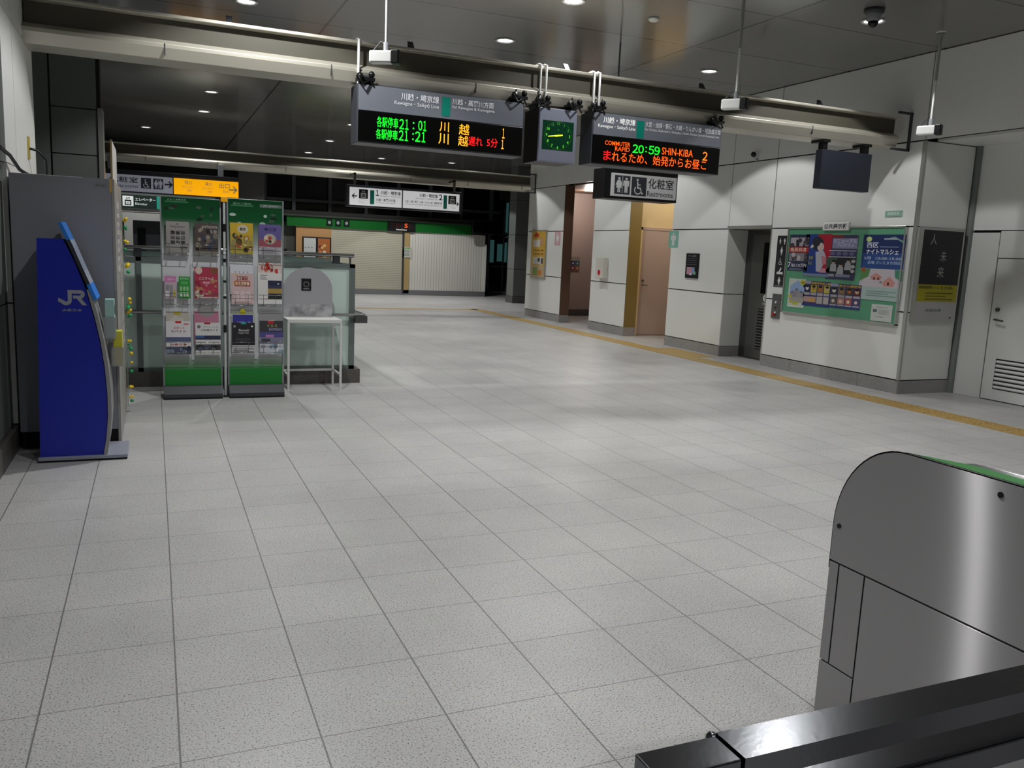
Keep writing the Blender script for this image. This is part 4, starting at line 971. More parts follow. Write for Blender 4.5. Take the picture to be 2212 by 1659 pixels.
# posters on the cabinet front and the paper flower garlands
for k, (y0, z0, h, c_, lab) in enumerate(((6.66, 1.22, .5, '#c0bcb8', 'pale poster on the cabinet front, high up'), (7.22, .62, .9, '#b4b0aa', 'pale poster low on the cabinet front'))):
    mb = MB().box(0, .46, -.004, 0, 0, h, P(c_)); 
    for i in range(7): mb.rect(.04, .40, .05+i*h/8, .08+i*h/8, -.005, P('#8d8a92' if i % 2 else '#a49aa8'))
    o = mb.build('poster', loc=(CX1+.0, y0, z0), rz=PI/2); tag(o, lab, 'poster')
def garland(y, zs, label, seed):
    random.seed(seed)
    t = thing('paper_garland', label, 'garland', (CX1, y, 0), PI/2)
    top = max(z for z, *_ in zs)+.04; bot = min(z for z, *_ in zs)-.05
    part(MB().tube([(0, -.012, top), (0.003, -.02, (top+bot)/2), (0, -.012, bot)], .0025, P('#8aa890'), 6), 'string', t)
    for z, n, kind in zs:
        mb = MB()
        for i in range(n):
            mb.ball((random.uniform(-.03, .03), -.03-random.uniform(0, .02), z+random.uniform(-.02, .02)), random.uniform(.014, .021), P('#ecc61c' if kind == 'y' else '#1f9a58'), 8, (1, .8, .7))
        part(mb, 'paper_flower', t, 0, 'yellow paper flowers' if kind == 'y' else 'green paper rings')
garland(7.45, ((1.62, 2, 'y'), (1.53, 2, 'g'), (1.43, 2, 'y'), (1.36, 1, 'g'), (1.25, 5, 'y'), (1.19, 2, 'g')), 'upper string of yellow and green paper flowers on the cabinet front', 3)
garland(7.72, ((.95, 3, 'y'), (.90, 3, 'g'), (.87, 3, 'y'), (.82, 2, 'g'), (.62, 2, 'y'), (.56, 3, 'g'), (.52, 2, 'y'), (.43, 1, 'y'), (.37, 2, 'g'), (.22, 2, 'y'), (.15, 2, 'y'), (.10, 2, 'g')), 'lower string of yellow and green paper flowers on the cabinet front', 5)
# cables and socket on the left wall
o = MB().tube([(XL+.01, 6.2, 2.0), (XL+.03, 6.5, 1.97), (XL+.05, 6.75, 1.90), (XL+.09, 6.85, 1.868)], .012, M_BLACK, 8).build('power_cable'); tag(o, 'black cable running down the left wall to the top of the grey cabinet', 'cable')
t = thing('wall_socket', 'yellow-edged wall socket with a black plug above the grey cabinet', 'socket', (XL, 7.68, 2.12), PI/2)
part(MB().box(-.03, .03, -.012, 0, -.08, .09, P('#b5a24a')), 'plate', t, .002)
part(MB().tube([(0, -.01, 0), (0, -.06, -.01), (.10, -.11, -.07), (.22, -.10, -.20), (.25, -.08, -.33)], .010, M_BLACK, 8), 'plug_lead', t)

# ------------------------------------------------------------------ blue pamphlet stand
t = thing('pamphlet_stand', 'dark blue curved pamphlet stand with two large white letters in front of the grey cabinet', 'pamphlet stand', (-.45, 6.23, 0))
def sx(px, py): p = PX(px, py, 'Y', 6.08); return p.x+.45, p.z
BLU = mat('stand_blue', '#1725a0', .4)
prof = [(-.255, .03), (.115, .03), (.135, .15), (.148, .30), (.148, .45), (.138, .62), (.115, .80), (.085, .96), (.045, 1.13), (-.01, 1.30), (-.075, 1.445), (-.222, 1.445)]
mb = MB().prism(prof, 'y', -.15, .15, BLU); fixn(part(mb, 'body', t, .004))
fp = [(.118, .03), (.138, .15), (.152, .30), (.152, .45), (.142, .62), (.12, .80), (.09, .96), (.05, 1.13)]
ob = [(p[0]+.022, p[1]) for p in fp]
mb = MB().prism(fp + ob[::-1], 'y', -.16, .16, mat('stand_front', '#8f8e90', .4)); fixn(part(mb, 'curved_front', t, 0, 'grey curved front'))
hp = [(-.10, 1.545), (-.04, 1.40), (.02, 1.24), (.09, 1.06)]; hp2 = [(p[0]+.018, p[1]+.008) for p in hp]
mb = MB().prism(hp + hp2[::-1], 'y', -.165, .165, mat('header_edge', '#34383f', .35)); fixn(part(mb, 'header_board', t, 0, 'leaning header board with blue ends'))
mb = MB()
for i, c_, f0, f1 in ((0, '#2f73c8', 0, .75), (0, '#8d97aa', .75, 1), (1, '#8690a4', 0, 1), (2, '#9aa0ae', 0, .45), (2, '#2d7fe0', .45, 1)):
    a, b_ = hp2[i], hp2[i+1]
    q0 = (a[0]+(b_[0]-a[0])*f0+.002, a[1]+(b_[1]-a[1])*f0+.001); q1 = (a[0]+(b_[0]-a[0])*f1+.002, a[1]+(b_[1]-a[1])*f1+.001)
    mb.add([(q0[0], -.166, q0[1]), (q1[0], -.166, q1[1]), (q1[0], .166, q1[1]), (q0[0], .166, q0[1])], [(0, 1, 2, 3)], P(c_))
    if c_ in ('#2f73c8', '#2d7fe0'): mb.add([(q0[0], -.1661, q0[1]), (q1[0], -.1661, q1[1]), (q1[0]-.02, -.1661, q1[1]-.008), (q0[0]-.02, -.1661, q0[1]-.008)], [(0, 1, 2, 3)], P(c_))
part(mb, 'header_print', t)
mb = MB()
JW = P('#9a9ca6')
cx0, cz0, sc = -.115, 1.03, 1.
# the two rail letters, drawn as joined strokes
mb.poly([(cx0+.055, cz0+.095), (cx0+.078, cz0+.095), (cx0+.078, cz0+.03), (cx0+.055, cz0+.03)], -.1525, JW)
mb.ring(cx0+.045, cz0+.03, .01, .033, -.1525, JW, PI, 2*PI)
mb.poly([(cx0-.0, cz0+.02), (cx0+.045, cz0-.003), (cx0+.045, cz0+.020), (cx0+.02, cz0+.035), (cx0, cz0+.045)], -.1526, JW)
mb.poly([(cx0+.07, cz0+.072), (cx0+.13, cz0+.072), (cx0+.13, cz0+.095), (cx0+.06, cz0+.095)], -.1527, JW)
mb.ring(cx0+.125, cz0+.068, .006, .028, -.1525, JW, -PI/2, PI/2)
mb.poly([(cx0+.085, cz0+.04), (cx0+.13, cz0+.04), (cx0+.13, cz0+.06), (cx0+.085, cz0+.06)], -.1528, JW)
mb.poly([(cx0+.105, cz0+.042), (cx0+.137, cz0-.002), (cx0+.165, cz0-.002), (cx0+.128, cz0+.046)], -.1529, JW)
mb.text('JR東日本', cx0+.02, cx0+.135, cz0-.045, cz0-.025, -.1525, JW, .01)
part(mb, 'logo', t, 0, 'white letters')
mb = MB().box(-.262, .262, -.17, .238, .0, .012, M_RUB); mb.box(-.265, .265, -.175, .243, .012, .035, mat('stand_base', '#8d919f', .35)); part(mb, 'base_plate', t, .004, 'pale grey base plate')
def pocket(z0, z1, x, y0, y1, c_, c2, lab):
    o = thing('leaflet_pocket', lab, 'leaflet', (-.45+x, 6.23+y0, z0), PI/2)
    w_ = y1-y0; h = z1-z0
    mb = MB().box(0, w_, -.075, 0, 0, h*.55, mat('pocket_clear', '#a9a9ad', .2, alpha=.55)); part(mb, 'clear_holder', o)
    mb = MB().box(.008, w_-.008, -.068, -.012, .01, h, P(c_)); mb.rect(.02, w_-.02, h*.2, h*.5, -.069, P('#b9bcc4')); mb.rect(.02, w_-.02, h*.62, h*.85, -.069, P(c2)); part(mb, 'leaflets', o, .002)
    return o
pocket(.80, 1.06, .135, -.04, .09, '#9fc4bc', '#2d6a5c', 'pale green leaflets in a clear holder on the blue stand')
pocket(.60, .84, .175, .04, .17, '#c4c03a', '#d8d478', 'yellow leaflets in a clear holder on the blue stand, lower right')

# ------------------------------------------------------------------ things on the right wall
def on_wall(name, label, cat, yc, zc, group=None): return thing(name, label, cat, (XW, yc, zc), -PI/2, group)
def wl(px, py, X=XW): p = PX(px, py, 'X', X); return p.y, p.z
# framed yellow poster at the far end
y0, z1 = wl(1152, 500); y1, z0 = wl(1177, 600)
t = on_wall('framed_poster', 'narrow yellow framed poster at the far end of the right wall', 'poster', (y0+y1)/2, z0); w_ = (y0-y1)/2; h = z1-z0
part(MB().box(-w_-.03, w_+.03, -.025, -.001, -.03, h+.03, M_EDGE), 'frame', t, .004)
mb = MB(); mb.rect(-w_, w_, 0, h, -.026, P('#cda53f')); mb.rect(-w_, w_, 0, h*.25, -.0262, P('#c0a888')); mb.poly([(-w_*.8, h*.88), (w_*.0, h*.88), (w_*.05, h*.94), (-w_*.4, h*.98)], -.027, P('#c23a24')); mb.rect(-w_*.75, w_*.2, h*.66, h*.82, -.027, P('#d8d2c6')); mb.disc(w_*.35, h*.78, w_*.35, h*.09, -.0265, P('#c79c70'))
for z in (.57, .49): mb.text('お忘れ物に注意', -w_*.75, w_*.75, h*z, h*(z+.035), -.027, P('#7a2a1c'), .02)
mb.rect(-w_*.7, w_*.8, h*.28, h*.44, -.027, P('#c8c4bc')); mb.rect(0, w_*.3, h*.34, h*.42, -.0275, P('#33343a')); mb.rect(w_*.5, w_*.75, h*.30, h*.42, -.0275, P('#3a3b40')); mb.rect(-w_*.7, -w_*.05, h*.04, h*.21, -.027, P('#7fa050')); mb.disc(w_*.35, h*.1, w_*.3, h*.06, -.027, P('#c8802a'))
part(mb, 'poster_sheet', t)
# pictogram stickers
def sticker(px0, py0, px1, py1, c_, dress, label):
    y0, z1 = wl(px0, py0); y1, z0 = wl(px1, py1); w_ = (y0-y1)/2; h = z1-z0
    mb = MB().box(-w_, w_, -.003, -.0005, 0, h, P(c_)); man(mb, 0, h*.12, h*.76, -.004, P('#e2e4e2'), dress, 1.6)
    o = mb.build('restroom_pictogram', loc=(XW, (y0+y1)/2, z0), rz=-PI/2); tag(o, label, 'sign')
sticker(1199.5, 500, 1210, 530, '#d6a9ab', True, 'pink woman pictogram beside the farther restroom entrance')
sticker(1446, 499, 1464, 535, '#86c0ad', False, 'green man pictogram beside the nearer restroom entrance')
# emergency call box
y0, z1 = wl(1298, 556); y1, z0 = wl(1312, 602); w_ = (y0-y1)/2; h = z1-z0
t = on_wall('call_box', 'white wall box with red button between the restroom entrances', 'call box', (y0+y1)/2, z0)
part(MB().box(-w_, w_, -.11, -.001, 0, h, mat('ivory', '#d9d6cc', .4)), 'casing', t, .01)
mb = MB().disc(0, h*.28, .05, .05, -.116, P('#c8102a'), 20); mb.tube([(0, -.108, h*.28), (0, -.115, h*.28)], .05, P('#c8102a'), 20); part(mb, 'button', t, 0, 'red button')
# black notice
y0, z1 = wl(1485, 547); y1, z0 = wl(1508, 602); w_ = (y0-y1)/2; h = z1-z0
t = on_wall('notice_plate', 'black notice plate with small floor plan right of the green man pictogram', 'notice', (y0+y1)/2, z0)
part(MB().box(-w_, w_, -.02, -.001, 0, h, mat('plate_black', '#1b1c20', .35)), 'plate', t, .004)
mb = MB(); mb.text('トイレ案内', -w_*.6, w_*.6, h*.86, h*.93, -.021, P('#b8b8b8')); lp_ = [(.62, '#5a5c62'), (.70, '#6a6c72'), (.78, '#5a5c62'), (.54, '#6a6c72')]
for v, c_ in lp_: mb.rect(-w_*.8, w_*.7, h*v, h*(v+.02), -.021, P(c_))
mb.rect(-w_*.75, w_*.1, h*.15, h*.44, -.021, P('#c48fa0')); mb.rect(w_*.1, w_*.5, h*.18, h*.44, -.021, P('#7f9cc8')); mb.rect(w_*.3, w_*.7, h*.15, h*.28, -.0215, P('#7fb08c')); mb.rect(-w_*.3, w_*.1, h*.12, h*.2, -.0212, P('#c8c8d0'))
part(mb, 'printed_plan', t)
# four-square sign inside the far restroom entrance
pa = PX(1233, 563, 'Y', 18.58); pb = PX(1251, 585, 'Y', 18.58); w_ = (pb.x-pa.x)/2; h = pa.z-pb.z
mb = MB().box(-w_, w_, -.006, 0, 0, h*1.4, P('#9a8a80'))
for i, c_ in enumerate(('#24356a', '#2d5a58', '#7a2420', '#94502a')):
    u, v = i % 2, i//2; mb.rect(-w_*.98+u*w_, -w_*.04+u*w_, h*(.5-.5*v)+.004, h*(1-.5*v)-.004, -.007, P(c_)); mb.disc(-w_*.5+u*w_, h*(.75-.5*v), w_*.22, w_*.22, -.008, P('#c0b8b0'), 10)
o = mb.build('restroom_rules_sign', loc=((pa.x+pb.x)/2, 18.58, pb.z)); tag(o, 'four coloured square sign on the wall inside the farther restroom entrance', 'sign')
# vertical pictogram strip and intercom beside the dark door
y0, z1 = wl(1681, 509); y1, z0 = wl(1693, 621); w_ = (y0-y1)/2; h = z1-z0; w_ = max(w_, .075)
mb = MB().box(-w_, w_, -.004, -.0005, 0, h, mat('strip_black', '#25262a', .45)); PWs = P('#dededc')
man(mb, -w_*.42, h*.83, h*.12, -.005, PWs, True); man(mb, w_*.42, h*.83, h*.12, -.005, PWs); man(mb, 0, h*.62, h*.17, -.005, PWs, True, .9); wheelchair(mb, -.01, h*.43, h*.14, -.005, PWs); mb.poly([(-w_*.6, h*.25), (w_*.6, h*.25), (w_*.6, h*.29), (0, h*.30), (w_*.3, h*.36), (w_*.1, h*.385), (-w_*.2, h*.31), (-w_*.6, h*.29)], -.005, PWs); man(mb, 0, h*.05, h*.15, -.005, PWs, True, 1.3); mb.rect(-w_*.7, w_*.7, h*.015, h*.03, -.005, P('#8a8a8a'))
o = mb.build('pictogram_strip', loc=(XW, (y0+y1)/2, z0), rz=-PI/2); tag(o, 'tall black strip of white pictograms right of the dark stainless door', 'sign')
y0, z1 = wl(1672, 634); y1, z0 = wl(1684, 689); w_ = max((y0-y1)/2, .06); h = z1-z0
t = on_wall('door_intercom', 'steel push-button panel below the black pictogram strip', 'intercom', (y0+y1)/2, z0)
part(MB().box(-w_, w_, -.025, -.001, 0, h, mat('intercom_steel', '#7e7f7d', .35, .8)), 'plate', t, .004)
mb = MB()
for v, c_, r_ in ((.66, '#e4e4e4', .016), (.44, '#222222', .012), (.24, '#e4e4e4', .016)): mb.tube([(.005, -.024, h*v), (.005, -.035, h*v)], r_, P(c_), 14)
part(mb, 'button', t)
part(MB().tube([(-.02, -.024, h*.17), (-.02, -.045, h*.17)], .026, P('#a8302c'), 16), 'call_button', t, 0, 'red call button')
# public notice board
BY0, BY1, BZ0, BZ1 = 9.50, 7.47, .815, 2.0
bc = (BY0+BY1)/2; bw_ = (BY0-BY1)/2
t = on_wall('notice_board', 'green public notice board covered in posters on the right wall', 'notice board', bc, BZ0)
part(MB().box(-bw_+.015, bw_-.015, -.035, -.001, .015, BZ1-BZ0-.015, mat('baize_green', '#5b9a78', .6)), 'green_panel', t)
mb = MB(); H_ = BZ1-BZ0
for a in ((-bw_, bw_, 0, .022), (-bw_, bw_, H_-.022, H_), (-bw_, -bw_+.022, 0, H_), (bw_-.022, bw_, 0, H_)): mb.box(a[0], a[1], -.05, -.001, a[2], a[3], M_EDGE)
part(mb, 'frame', t, .004)
ya, za = wl(1786, 480); yb_, zb = wl(1841, 497)
mb = MB().box(bc-ya, bc-yb_, -.065, -.03, H_-.05, H_+.055, P('#f0f0ee')); tp_ = part(mb, 'title_plate', t, .012)
mb = MB().text('公共掲示板', bc-ya+.03, bc-yb_-.03, H_-.03, H_+.035, -.066, P('#1d1d20'), .02); part(mb, 'title_lettering', tp_)
def board_poster(label, pl, art, k=0):
    """pl: photo pixels of left-top x,y and right-bottom x,y"""
    X = XW-.036
    y0, z1 = wl(pl[0], pl[1], X); y1, z0 = wl(pl[2], pl[3], X)
    w_ = y0-y1; h = z1-z0
    mb = MB().box(-w_/2, w_/2, -.003, 0, 0, h, P('#c8c6c2'))
    def R(u0, u1, v0, v1, c, k=1): mb.rect(-w_/2+u0*w_, -w_/2+u1*w_, v0*h, v1*h, -.003-.0003*k, P(c))
    def D(u, v, ru, rv, c, k=2): mb.disc(-w_/2+u*w_, v*h, ru*w_, rv*h, -.003-.0003*k, P(c), 14)
    def XT(s, u0, u1, v0, v1, c, k=3, bold=.015, keep=None): mb.text(s, -w_/2+u0*w_, -w_/2+u1*w_, v0*h, v1*h, -.003-.0003*k, P(c), bold, keep)
    def PL(pts, c, k=2): mb.poly([(-w_/2+p[0]*w_, p[1]*h) for p in pts], -.003-.0003*k, P(c))
    art(R, D, XT, PL)
    o = mb.build('poster', loc=(X-.001-.002*k, (y0+y1)/2, z0), rz=-PI/2); tag(o, label, 'poster')
def p1(R, D, X, PL):
    R(0, 1, 0, 1, '#2e3350'); R(.05, .46, .68, .92, '#b0a9ae', 2); R(.5, .97, .68, .92, '#a8a0a8', 2); spots(D, .1, .95, .70, .88, 12, ['#4a4248', '#7a5a60', '#d0c8c8', '#2c2c34'], .06, 3, 1); R(0, 1, .51, .66, '#b83430', 2); X('県民共済', .08, .9, .53, .64, '#ead8c8', 5)
    R(.05, .97, .27, .49, '#8b848c', 2); spots(D, .1, .95, .29, .46, 12, ['#3c3a44', '#c0b8b8', '#5c545c'], .07, 3, 2); X('7', .02, .16, .09, .24, '#eeeef4', 5); X('億5,132万円', .18, .95, .10, .21, '#dcdce8', 5); lines(R, .1, .9, .02, .08, 2, '#8a8ca8', 3)
def p2(R, D, X, PL):
    R(0, 1, 0, 1, '#27418c'); PL([(.45, 1), (1, 1), (1, .12), (.62, .15), (.75, .6)], '#b01f34', 2); D(.48, .78, .22, .16, '#2c3038', 4); D(.6, .70, .13, .1, '#d6c0b8', 5); D(.42, .82, .16, .12, '#2c3038', 6); PL([(.42, .58), (.72, .62), (.85, .45), (.66, .12), (.5, .12)], '#b9bac8', 4); PL([(.66, .5), (.85, .46), (.86, .3), (.72, .28)], '#c8808c', 5); PL([(.2, .70), (.34, .82), (.40, .76), (.26, .66)], '#d8d0cc', 5)
    X('犯罪', .18, .34, .40, .48, '#a8b040', 6); X('防止', .18, .34, .28, .36, '#a8b040', 6); R(0, 1, 0, .07, '#7888a0', 6); PL([(.6, .1), (.9, .1), (.85, .2), (.68, .2)], '#cc94a0', 6)
def p3(R, D, X, PL):
    R(0, 1, 0, 1, '#3e3c5c'); R(.12, .5, .94, 1, '#8c2c34', 2); R(.15, 1, .70, .93, '#8d8cae', 2); X('リニューアル', .18, .98, .82, .91, '#d4d4e4', 4); X('プログラム', .30, .90, .74, .81, '#c8c8dc', 4); R(.05, .98, .64, .66, '#b8b8c4', 3)
    for i in range(4): D(.18+.22*i, .585, .09, .04, '#6a6494', 3)
    R(.05, .98, .50, .52, '#b8b8c0', 3); R(0, 1, .13, .49, '#24262c', 2); PL([(0, .49), (.4, .49), (0, .2)], '#3f5a4c', 2.5)
    for u, v in ((.25, .34), (.5, .28), (.75, .38)): D(u, v+.05, .06, .045, '#c0a898', 6); PL([(u-.09, v+.01), (u+.09, v+.01), (u+.12, v-.16), (u-.12, v-.16)], '#a8a8ac', 5); D(u, v+.075, .065, .03, '#1a1818', 6.5)
    for v in (.42, .3, .2): D(.92, v, .07, .04, '#b8b8bc', 7)
    R(.03, .3, .06, .12, '#9a9aa8', 3); R(.35, .85, .06, .12, '#8484a0', 3)
def p4(R, D, X, PL):
    R(0, 1, 0, 1, '#20305e'); R(0, 1, .48, .72, '#2c4a86', 1.5); D(.14, .93, .07, .04, '#c8d888', 3); PL([(.5, .93), (.75, .945), (.98, .86), (.95, .90), (.74, .97)], '#7a9a8c', 3); R(.5, .8, .925, .945, '#a8b0c0', 4)
    X('西区', .1, .38, .80, .88, '#d8dcec', 5); X('ナイトマルシェ', .1, .86, .70, .78, '#e6e8f4', 5, .02); R(.42, .86, .81, .82, '#8c98b8', 4); X('3月  10:00-15:00', .06, .94, .615, .665, '#b8c4dc', 5); X('会場 さいたま市西区', .16, .94, .55, .60, '#a8b8d4', 5)
    R(0, 1, 0, .48, '#b4b0ba', 2); PL([(.0, .46), (.25, .48), (.22, .36), (.0, .28)], '#5a8a54', 3); PL([(1, .46), (.82, .48), (.84, .36), (1, .3)], '#4a8a6c', 3); PL([(.25, .48), (.8, .48), (1, .2), (0, .2)], '#c4bcc4', 2.5); D(.08, .46, .06, .04, '#9a5a30', 4)
    PL([(.26, .36), (.4, .42), (.54, .36), (.5, .31), (.3, .31)], '#c88c84', 4); PL([(.56, .28), (.72, .37), (.86, .28), (.82, .22), (.6, .22)], '#cc9088', 4); R(.34, .38, .31, .35, '#4a3a38', 5); R(.44, .48, .31, .35, '#4a3a38', 5); D(.70, .26, .025, .025, '#4a2c28', 5); D(.52, .28, .03, .02, '#8a8a8c', 5); R(0, 1, 0, .2, '#a8bcb8', 2.2); lines(R, .2, .9, .06, .16, 3, '#7f9a94', 4)
def p5(R, D, X, PL):
    R(0, 1, 0, 1, '#c2cac0'); PL([(.1, .75), (.55, .95), (.95, .7), (.95, .55), (.1, .5)], '#8fa8d0', 2); D(.82, .88, .16, .09, '#c8c034', 3); R(.72, .95, .84, .92, '#8a8a30', 4)
    for u, h_ in ((.25, .16), (.5, .26), (.78, .18)): PL([(u-.14, .34), (u+.14, .34), (u+.12, .34+h_), (u-.12, .34+h_)], '#8e8a92', 4); PL([(u-.16, .34+h_), (u+.16, .34+h_), (u, .42+h_)], '#6c6c78', 4)
    R(.1, .95, .18, .36, '#a09a98', 5)
    for u, v in ((.12, .38), (.2, .2), (.4, .14), (.58, .15)): D(u, v, .1, .055, '#b8b83a', 6)
def p6(R, D, X, PL, flip=0):
    R(0, 1, 0, 1, '#3a3866'); R(0, .28, .88, 1, '#9a98b0', 2); X('映画祭特別上映' if not flip else '舞台公演案内', .3, .98, .88, .97, '#d8b020', 4, .02)
    n = 4
    for i in range(n):
        u = .05+.24*i; R(u, u+.21, .56, .85, ['#2c2c4a', '#b8a830', '#8a6a3a', '#c0b83a'][i] if not flip else ['#38363c', '#7c6f62', '#4a4038', '#5a2c2a'][i], 2); D(u+.105, .72, .06, .09, ['#d8d4d0', '#a87c50', '#b86a38', '#c8a890'][i], 4); D(u+.105, .79, .065, .05, '#1c1a1c', 5); R(u, u+.21, .44, .54, '#a8a4a8', 3)
        if flip: R(u, u+.21, .16, .42, ['#605c50', '#c08a7c', '#a85850', '#4c4470'][i], 2); D(u+.1, .28, .05, .07, '#d8c8b8', 4); R(u, u+.21, .08, .14, '#a8a6ac', 3)
    if not flip: R(.05, .5, .16, .38, '#b0908c', 3); R(.25, .48, .2, .3, '#c89a30', 4); R(.53, .74, .12, .40, '#a8a4a4', 3); R(.77, .98, .12, .40, '#b0a8a4', 3)
    R(.0, 1, 0, .07, '#2c3a7c', 4)
def p8(R, D, X, PL): R(0, 1, 0, 1, '#c6cac6'); X('お知らせ', .25, .8, .78, .88, '#8a9a92'); R(.08, .28, .52, .70, '#5c6c70', 2); lines(R, .35, .9, .42, .72, 5, '#8f9694'); X('さいたま市', .25, .6, .22, .3, '#5c605e')
board_poster('dark blue poster with red band and big 7, upper left on the notice board', (1708, 507, 1743, 586), p1)
board_poster('blue and red poster of a figure, second along the top of the notice board', (1743, 506, 1790, 599), p2)
board_poster('dark violet poster with three performers, third along the top of the notice board', (1792, 508, 1845, 606), p3)
board_poster('tall navy night market poster on the right of the notice board', (1867, 507, 1943, 653), p4)
board_poster('pale poster of a town with yellow bubbles, lower left of the notice board', (1706, 601, 1736, 666), p5)
board_poster('navy poster with yellow title and four portraits, lower row of the notice board', (1737, 606, 1791, 665), p6)
board_poster('navy poster with yellow title and two rows of portraits, lower row of the notice board', (1794, 612, 1857, 670), lambda R, D, X, PL: p6(R, D, X, PL, 1), 1)
board_poster('small white notice in the lower right corner of the notice board', (1884, 656, 1925, 697), p8)
# small green plate above the board
y0, z1 = wl(1914, 456); y1, z0 = wl(1949, 467); w_ = (y0-y1)/2; h = z1-z0
mb = MB().box(-w_, w_, -.012, -.001, 0, h, mat('pale_green_plate', '#8fb5a2', .35)); mb.text('避難誘導', -w_*.7, w_*.7, h*.25, h*.75, -.0125, P('#d8e4dc'), .01)
o = mb.build('wall_plate', loc=(XW, (y0+y1)/2, z0), rz=-PI/2); tag(o, 'small pale green plate on the wall above the notice board', 'sign')
# framed poster on the pillar face
t = thing('framed_poster', 'framed black and yellow poster on the pillar face right of the notice board', 'poster', (8.63, PF-.004, .90)); w_ = .325; h = 1.06
mb = MB().box(-w_-.03, w_+.03, -.05, -.001, -.03, h+.03, M_EDGE); part(mb, 'frame', t, .006)
mb = MB(); mb.rect(-w_, w_, 0, h, -.0505, P('#b3b2b2')); mb.rect(-w_, w_, h*.40, h, -.051, P('#1d1c22')); mb.rect(-w_, w_, h*.21, h*.40, -.051, P('#a8a01c')); GK = P('#a9a6a0')
mb.text('人', -w_*.62, -w_*.32, h*.84, h*.96, -.052, GK); mb.text('未', -w_*.05, w_*.25, h*.66, h*.78, -.052, GK); mb.text('来', -w_*.12, w_*.22, h*.48, h*.60, -.052, GK)
mb.rect(-w_*.95, -w_*.3, h*.355, h*.385, -.052, P('#6c681c')); mb.text('つくる仕事。', -w_*.3, w_*.8, h*.35, h*.385, -.052, P('#5c5818'), .01); lines(lambda a, b_, c, d, col, k: mb.rect(-w_+a*2*w_, -w_+b_*2*w_, c*h, d*h, -.0515, P(col)), .2, .9, .23, .33, 3, '#6f6a1c')
mb.text('JR東日本', -w_*.5, w_*.3, h*.09, h*.13, -.052, P('#5c7a68'), .01); mb.rect(w_*.75, w_*.85, h*.02, h*.04, -.052, P('#3c3c3c'))
part(mb, 'poster_sheet', t)

# ------------------------------------------------------------------ ticket gate and handrail in the foreground
# brushed steel: fine horizontal scratches smear reflections up and down only
m, nt, b = node_mat('gate_steel')
b.inputs['Base Color'].default_value = srgb('#d4d2d4'); b.inputs['Metallic'].default_value = .5; b.inputs['Roughness'].default_value = .45
tg = nt.nodes.new('ShaderNodeCombineXYZ'); tg.inputs[1].default_value = 1.0
gl = nt.nodes.new('ShaderNodeBsdfAnisotropic'); gl.inputs['Color'].default_value = srgb('#b9b7b9'); gl.inputs['Roughness'].default_value = .35; gl.inputs['Anisotropy'].default_value = .87
nt.links.new(tg.outputs[0], gl.inputs['Tangent'])
ms = nt.nodes.new('ShaderNodeMixShader'); ms.inputs[0].default_value = .5
nt.links.new(b.outputs[0], ms.inputs[1]); nt.links.new(gl.outputs[0], ms.inputs[2])
nt.links.new(ms.outputs[0], nt.nodes['Material Output'].inputs['Surface'])
M_GATE = m
GX = 1.836; GY1 = 1.82; GY0 = -.35
t = thing('ticket_gate', 'stainless steel ticket gate with rounded end and green top in the right foreground', 'ticket gate', (GX, 0, 0))
rr_y, rr_z = .23, .27
def endprof(y1, ztop, zb, inset=0.):
    pts = [(GY0, zb), (y1, zb)]
    cz_ = ztop-rr_z
    for i in range(15):
        a = PI/2*i/14; pts.append((y1-rr_y+(rr_y-inset)*math.cos(a), cz_+(rr_z-inset)*math.sin(a)))
    pts.append((GY0, ztop-inset)); return pts
mb = MB().prism(endprof(GY1-.006, .938, 0.02), 'x', .004, .30, M_DGREY); fixn(part(mb, 'core', t))
mb = MB().prism(endprof(GY1, 1.0, .627), 'x', 0, .012, M_GATE); usp = fixn(part(mb, 'upper_side_panel', t, .003))
mb = MB(); mb.box(0, .012, GY1-.035, GY1, .313, .621, M_GATE); part(mb, 'corner_panel', t, .0015)
mb = MB(); mb.box(0, .012, GY1-.132, GY1-.040, .313, .621, M_GATE); part(mb, 'narrow_panel', t, .0015)
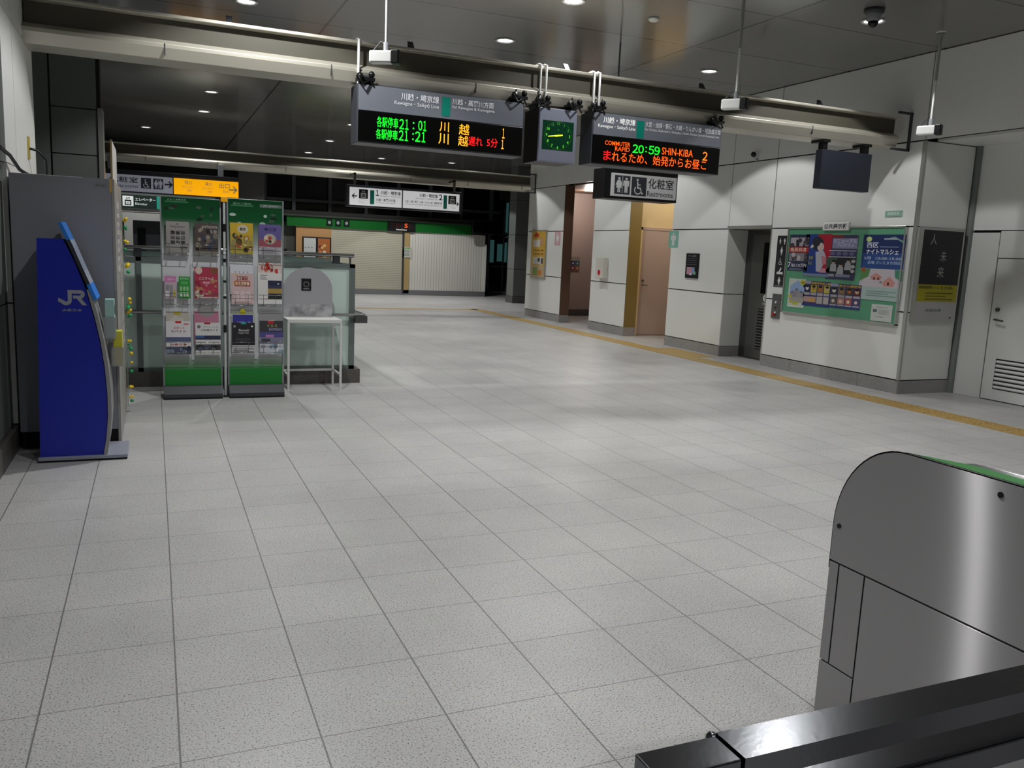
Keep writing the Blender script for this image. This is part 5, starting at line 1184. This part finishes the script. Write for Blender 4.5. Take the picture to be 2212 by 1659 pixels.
mb = MB(); mb.box(0, .012, GY0, GY1-.137, .03, .621, M_GATE); part(mb, 'lower_side_panel', t, .0015)
mb = MB(); mb.box(0, .012, GY1-.132, GY1, .03, .308, M_GATE); part(mb, 'foot_panel', t, .0015)
# top skin: steel rim then green band along the curve
top = endprof(GY1+.002, 1.004, .6)[1:]
SLO = .195                    # the top falls away towards the passage
def skin(x0, x1, lift, m):
    mb = MB(); vs = []
    pts = [(p[0], p[1]) for p in top]
    for p in pts: vs += [(x0, p[0], p[1]+lift-x0*SLO), (x1, p[0], p[1]+lift-x1*SLO)]
    mb.add(vs, [(2*i, 2*i+1, 2*i+3, 2*i+2) for i in range(len(pts)-1)], m, True); return mb
part(skin(.0, .03, 0, M_STEEL), 'top_rim', t); part(skin(.03, .27, .001, mat('gate_green', '#1d8a2e', .3)), 'green_top', t, 0, 'green top'); part(skin(.27, .30, 0, M_STEEL), 'top_rim', t)
mb = MB().prism(endprof(GY1, .952, .02), 'x', .296, .308, M_GATE); fixn(part(mb, 'far_side_panel', t))
for y, z in ((1.314, .969), (1.797, .735)): part(MB().tube([(-.002, y, z), (.003, y, z)], .0075, M_BLACK, 14), 'screw_plug', usp, 0, 'black screw plug')
mb = MB().box(.01, .30, GY0, GY1-.02, 0, .03, M_RUB); part(mb, 'foot', t)

M_RAIL = mat('rail_steel', '#77797d', .2, 1., bump=.03, bscale=120)
t = thing('barrier_rail', 'flat stainless barrier rail crossing the lower right corner', 'handrail', (1.15, .765, 0))
mb = MB().box(-.51, .672, -.033, .025, .868, .90, M_RAIL); part(mb, 'top_rail', t)
mb = MB().box(-.63, -.513, -.031, .023, .866, .898, M_RAIL); part(mb, 'end_piece', t, .002)
mb = MB().ball((-.515, .027, .893), .008, M_RAIL, 10); part(mb, 'joint_screw', t)
mb = MB().box(-.5, .672, -.033, .025, .79, .826, M_RAIL); part(mb, 'lower_rail', t, .003)
for x in (-.45, .35):
    part(MB().box(x-.02, x+.02, -.02, .015, 0, .868, M_RAIL), 'post', t, .002)
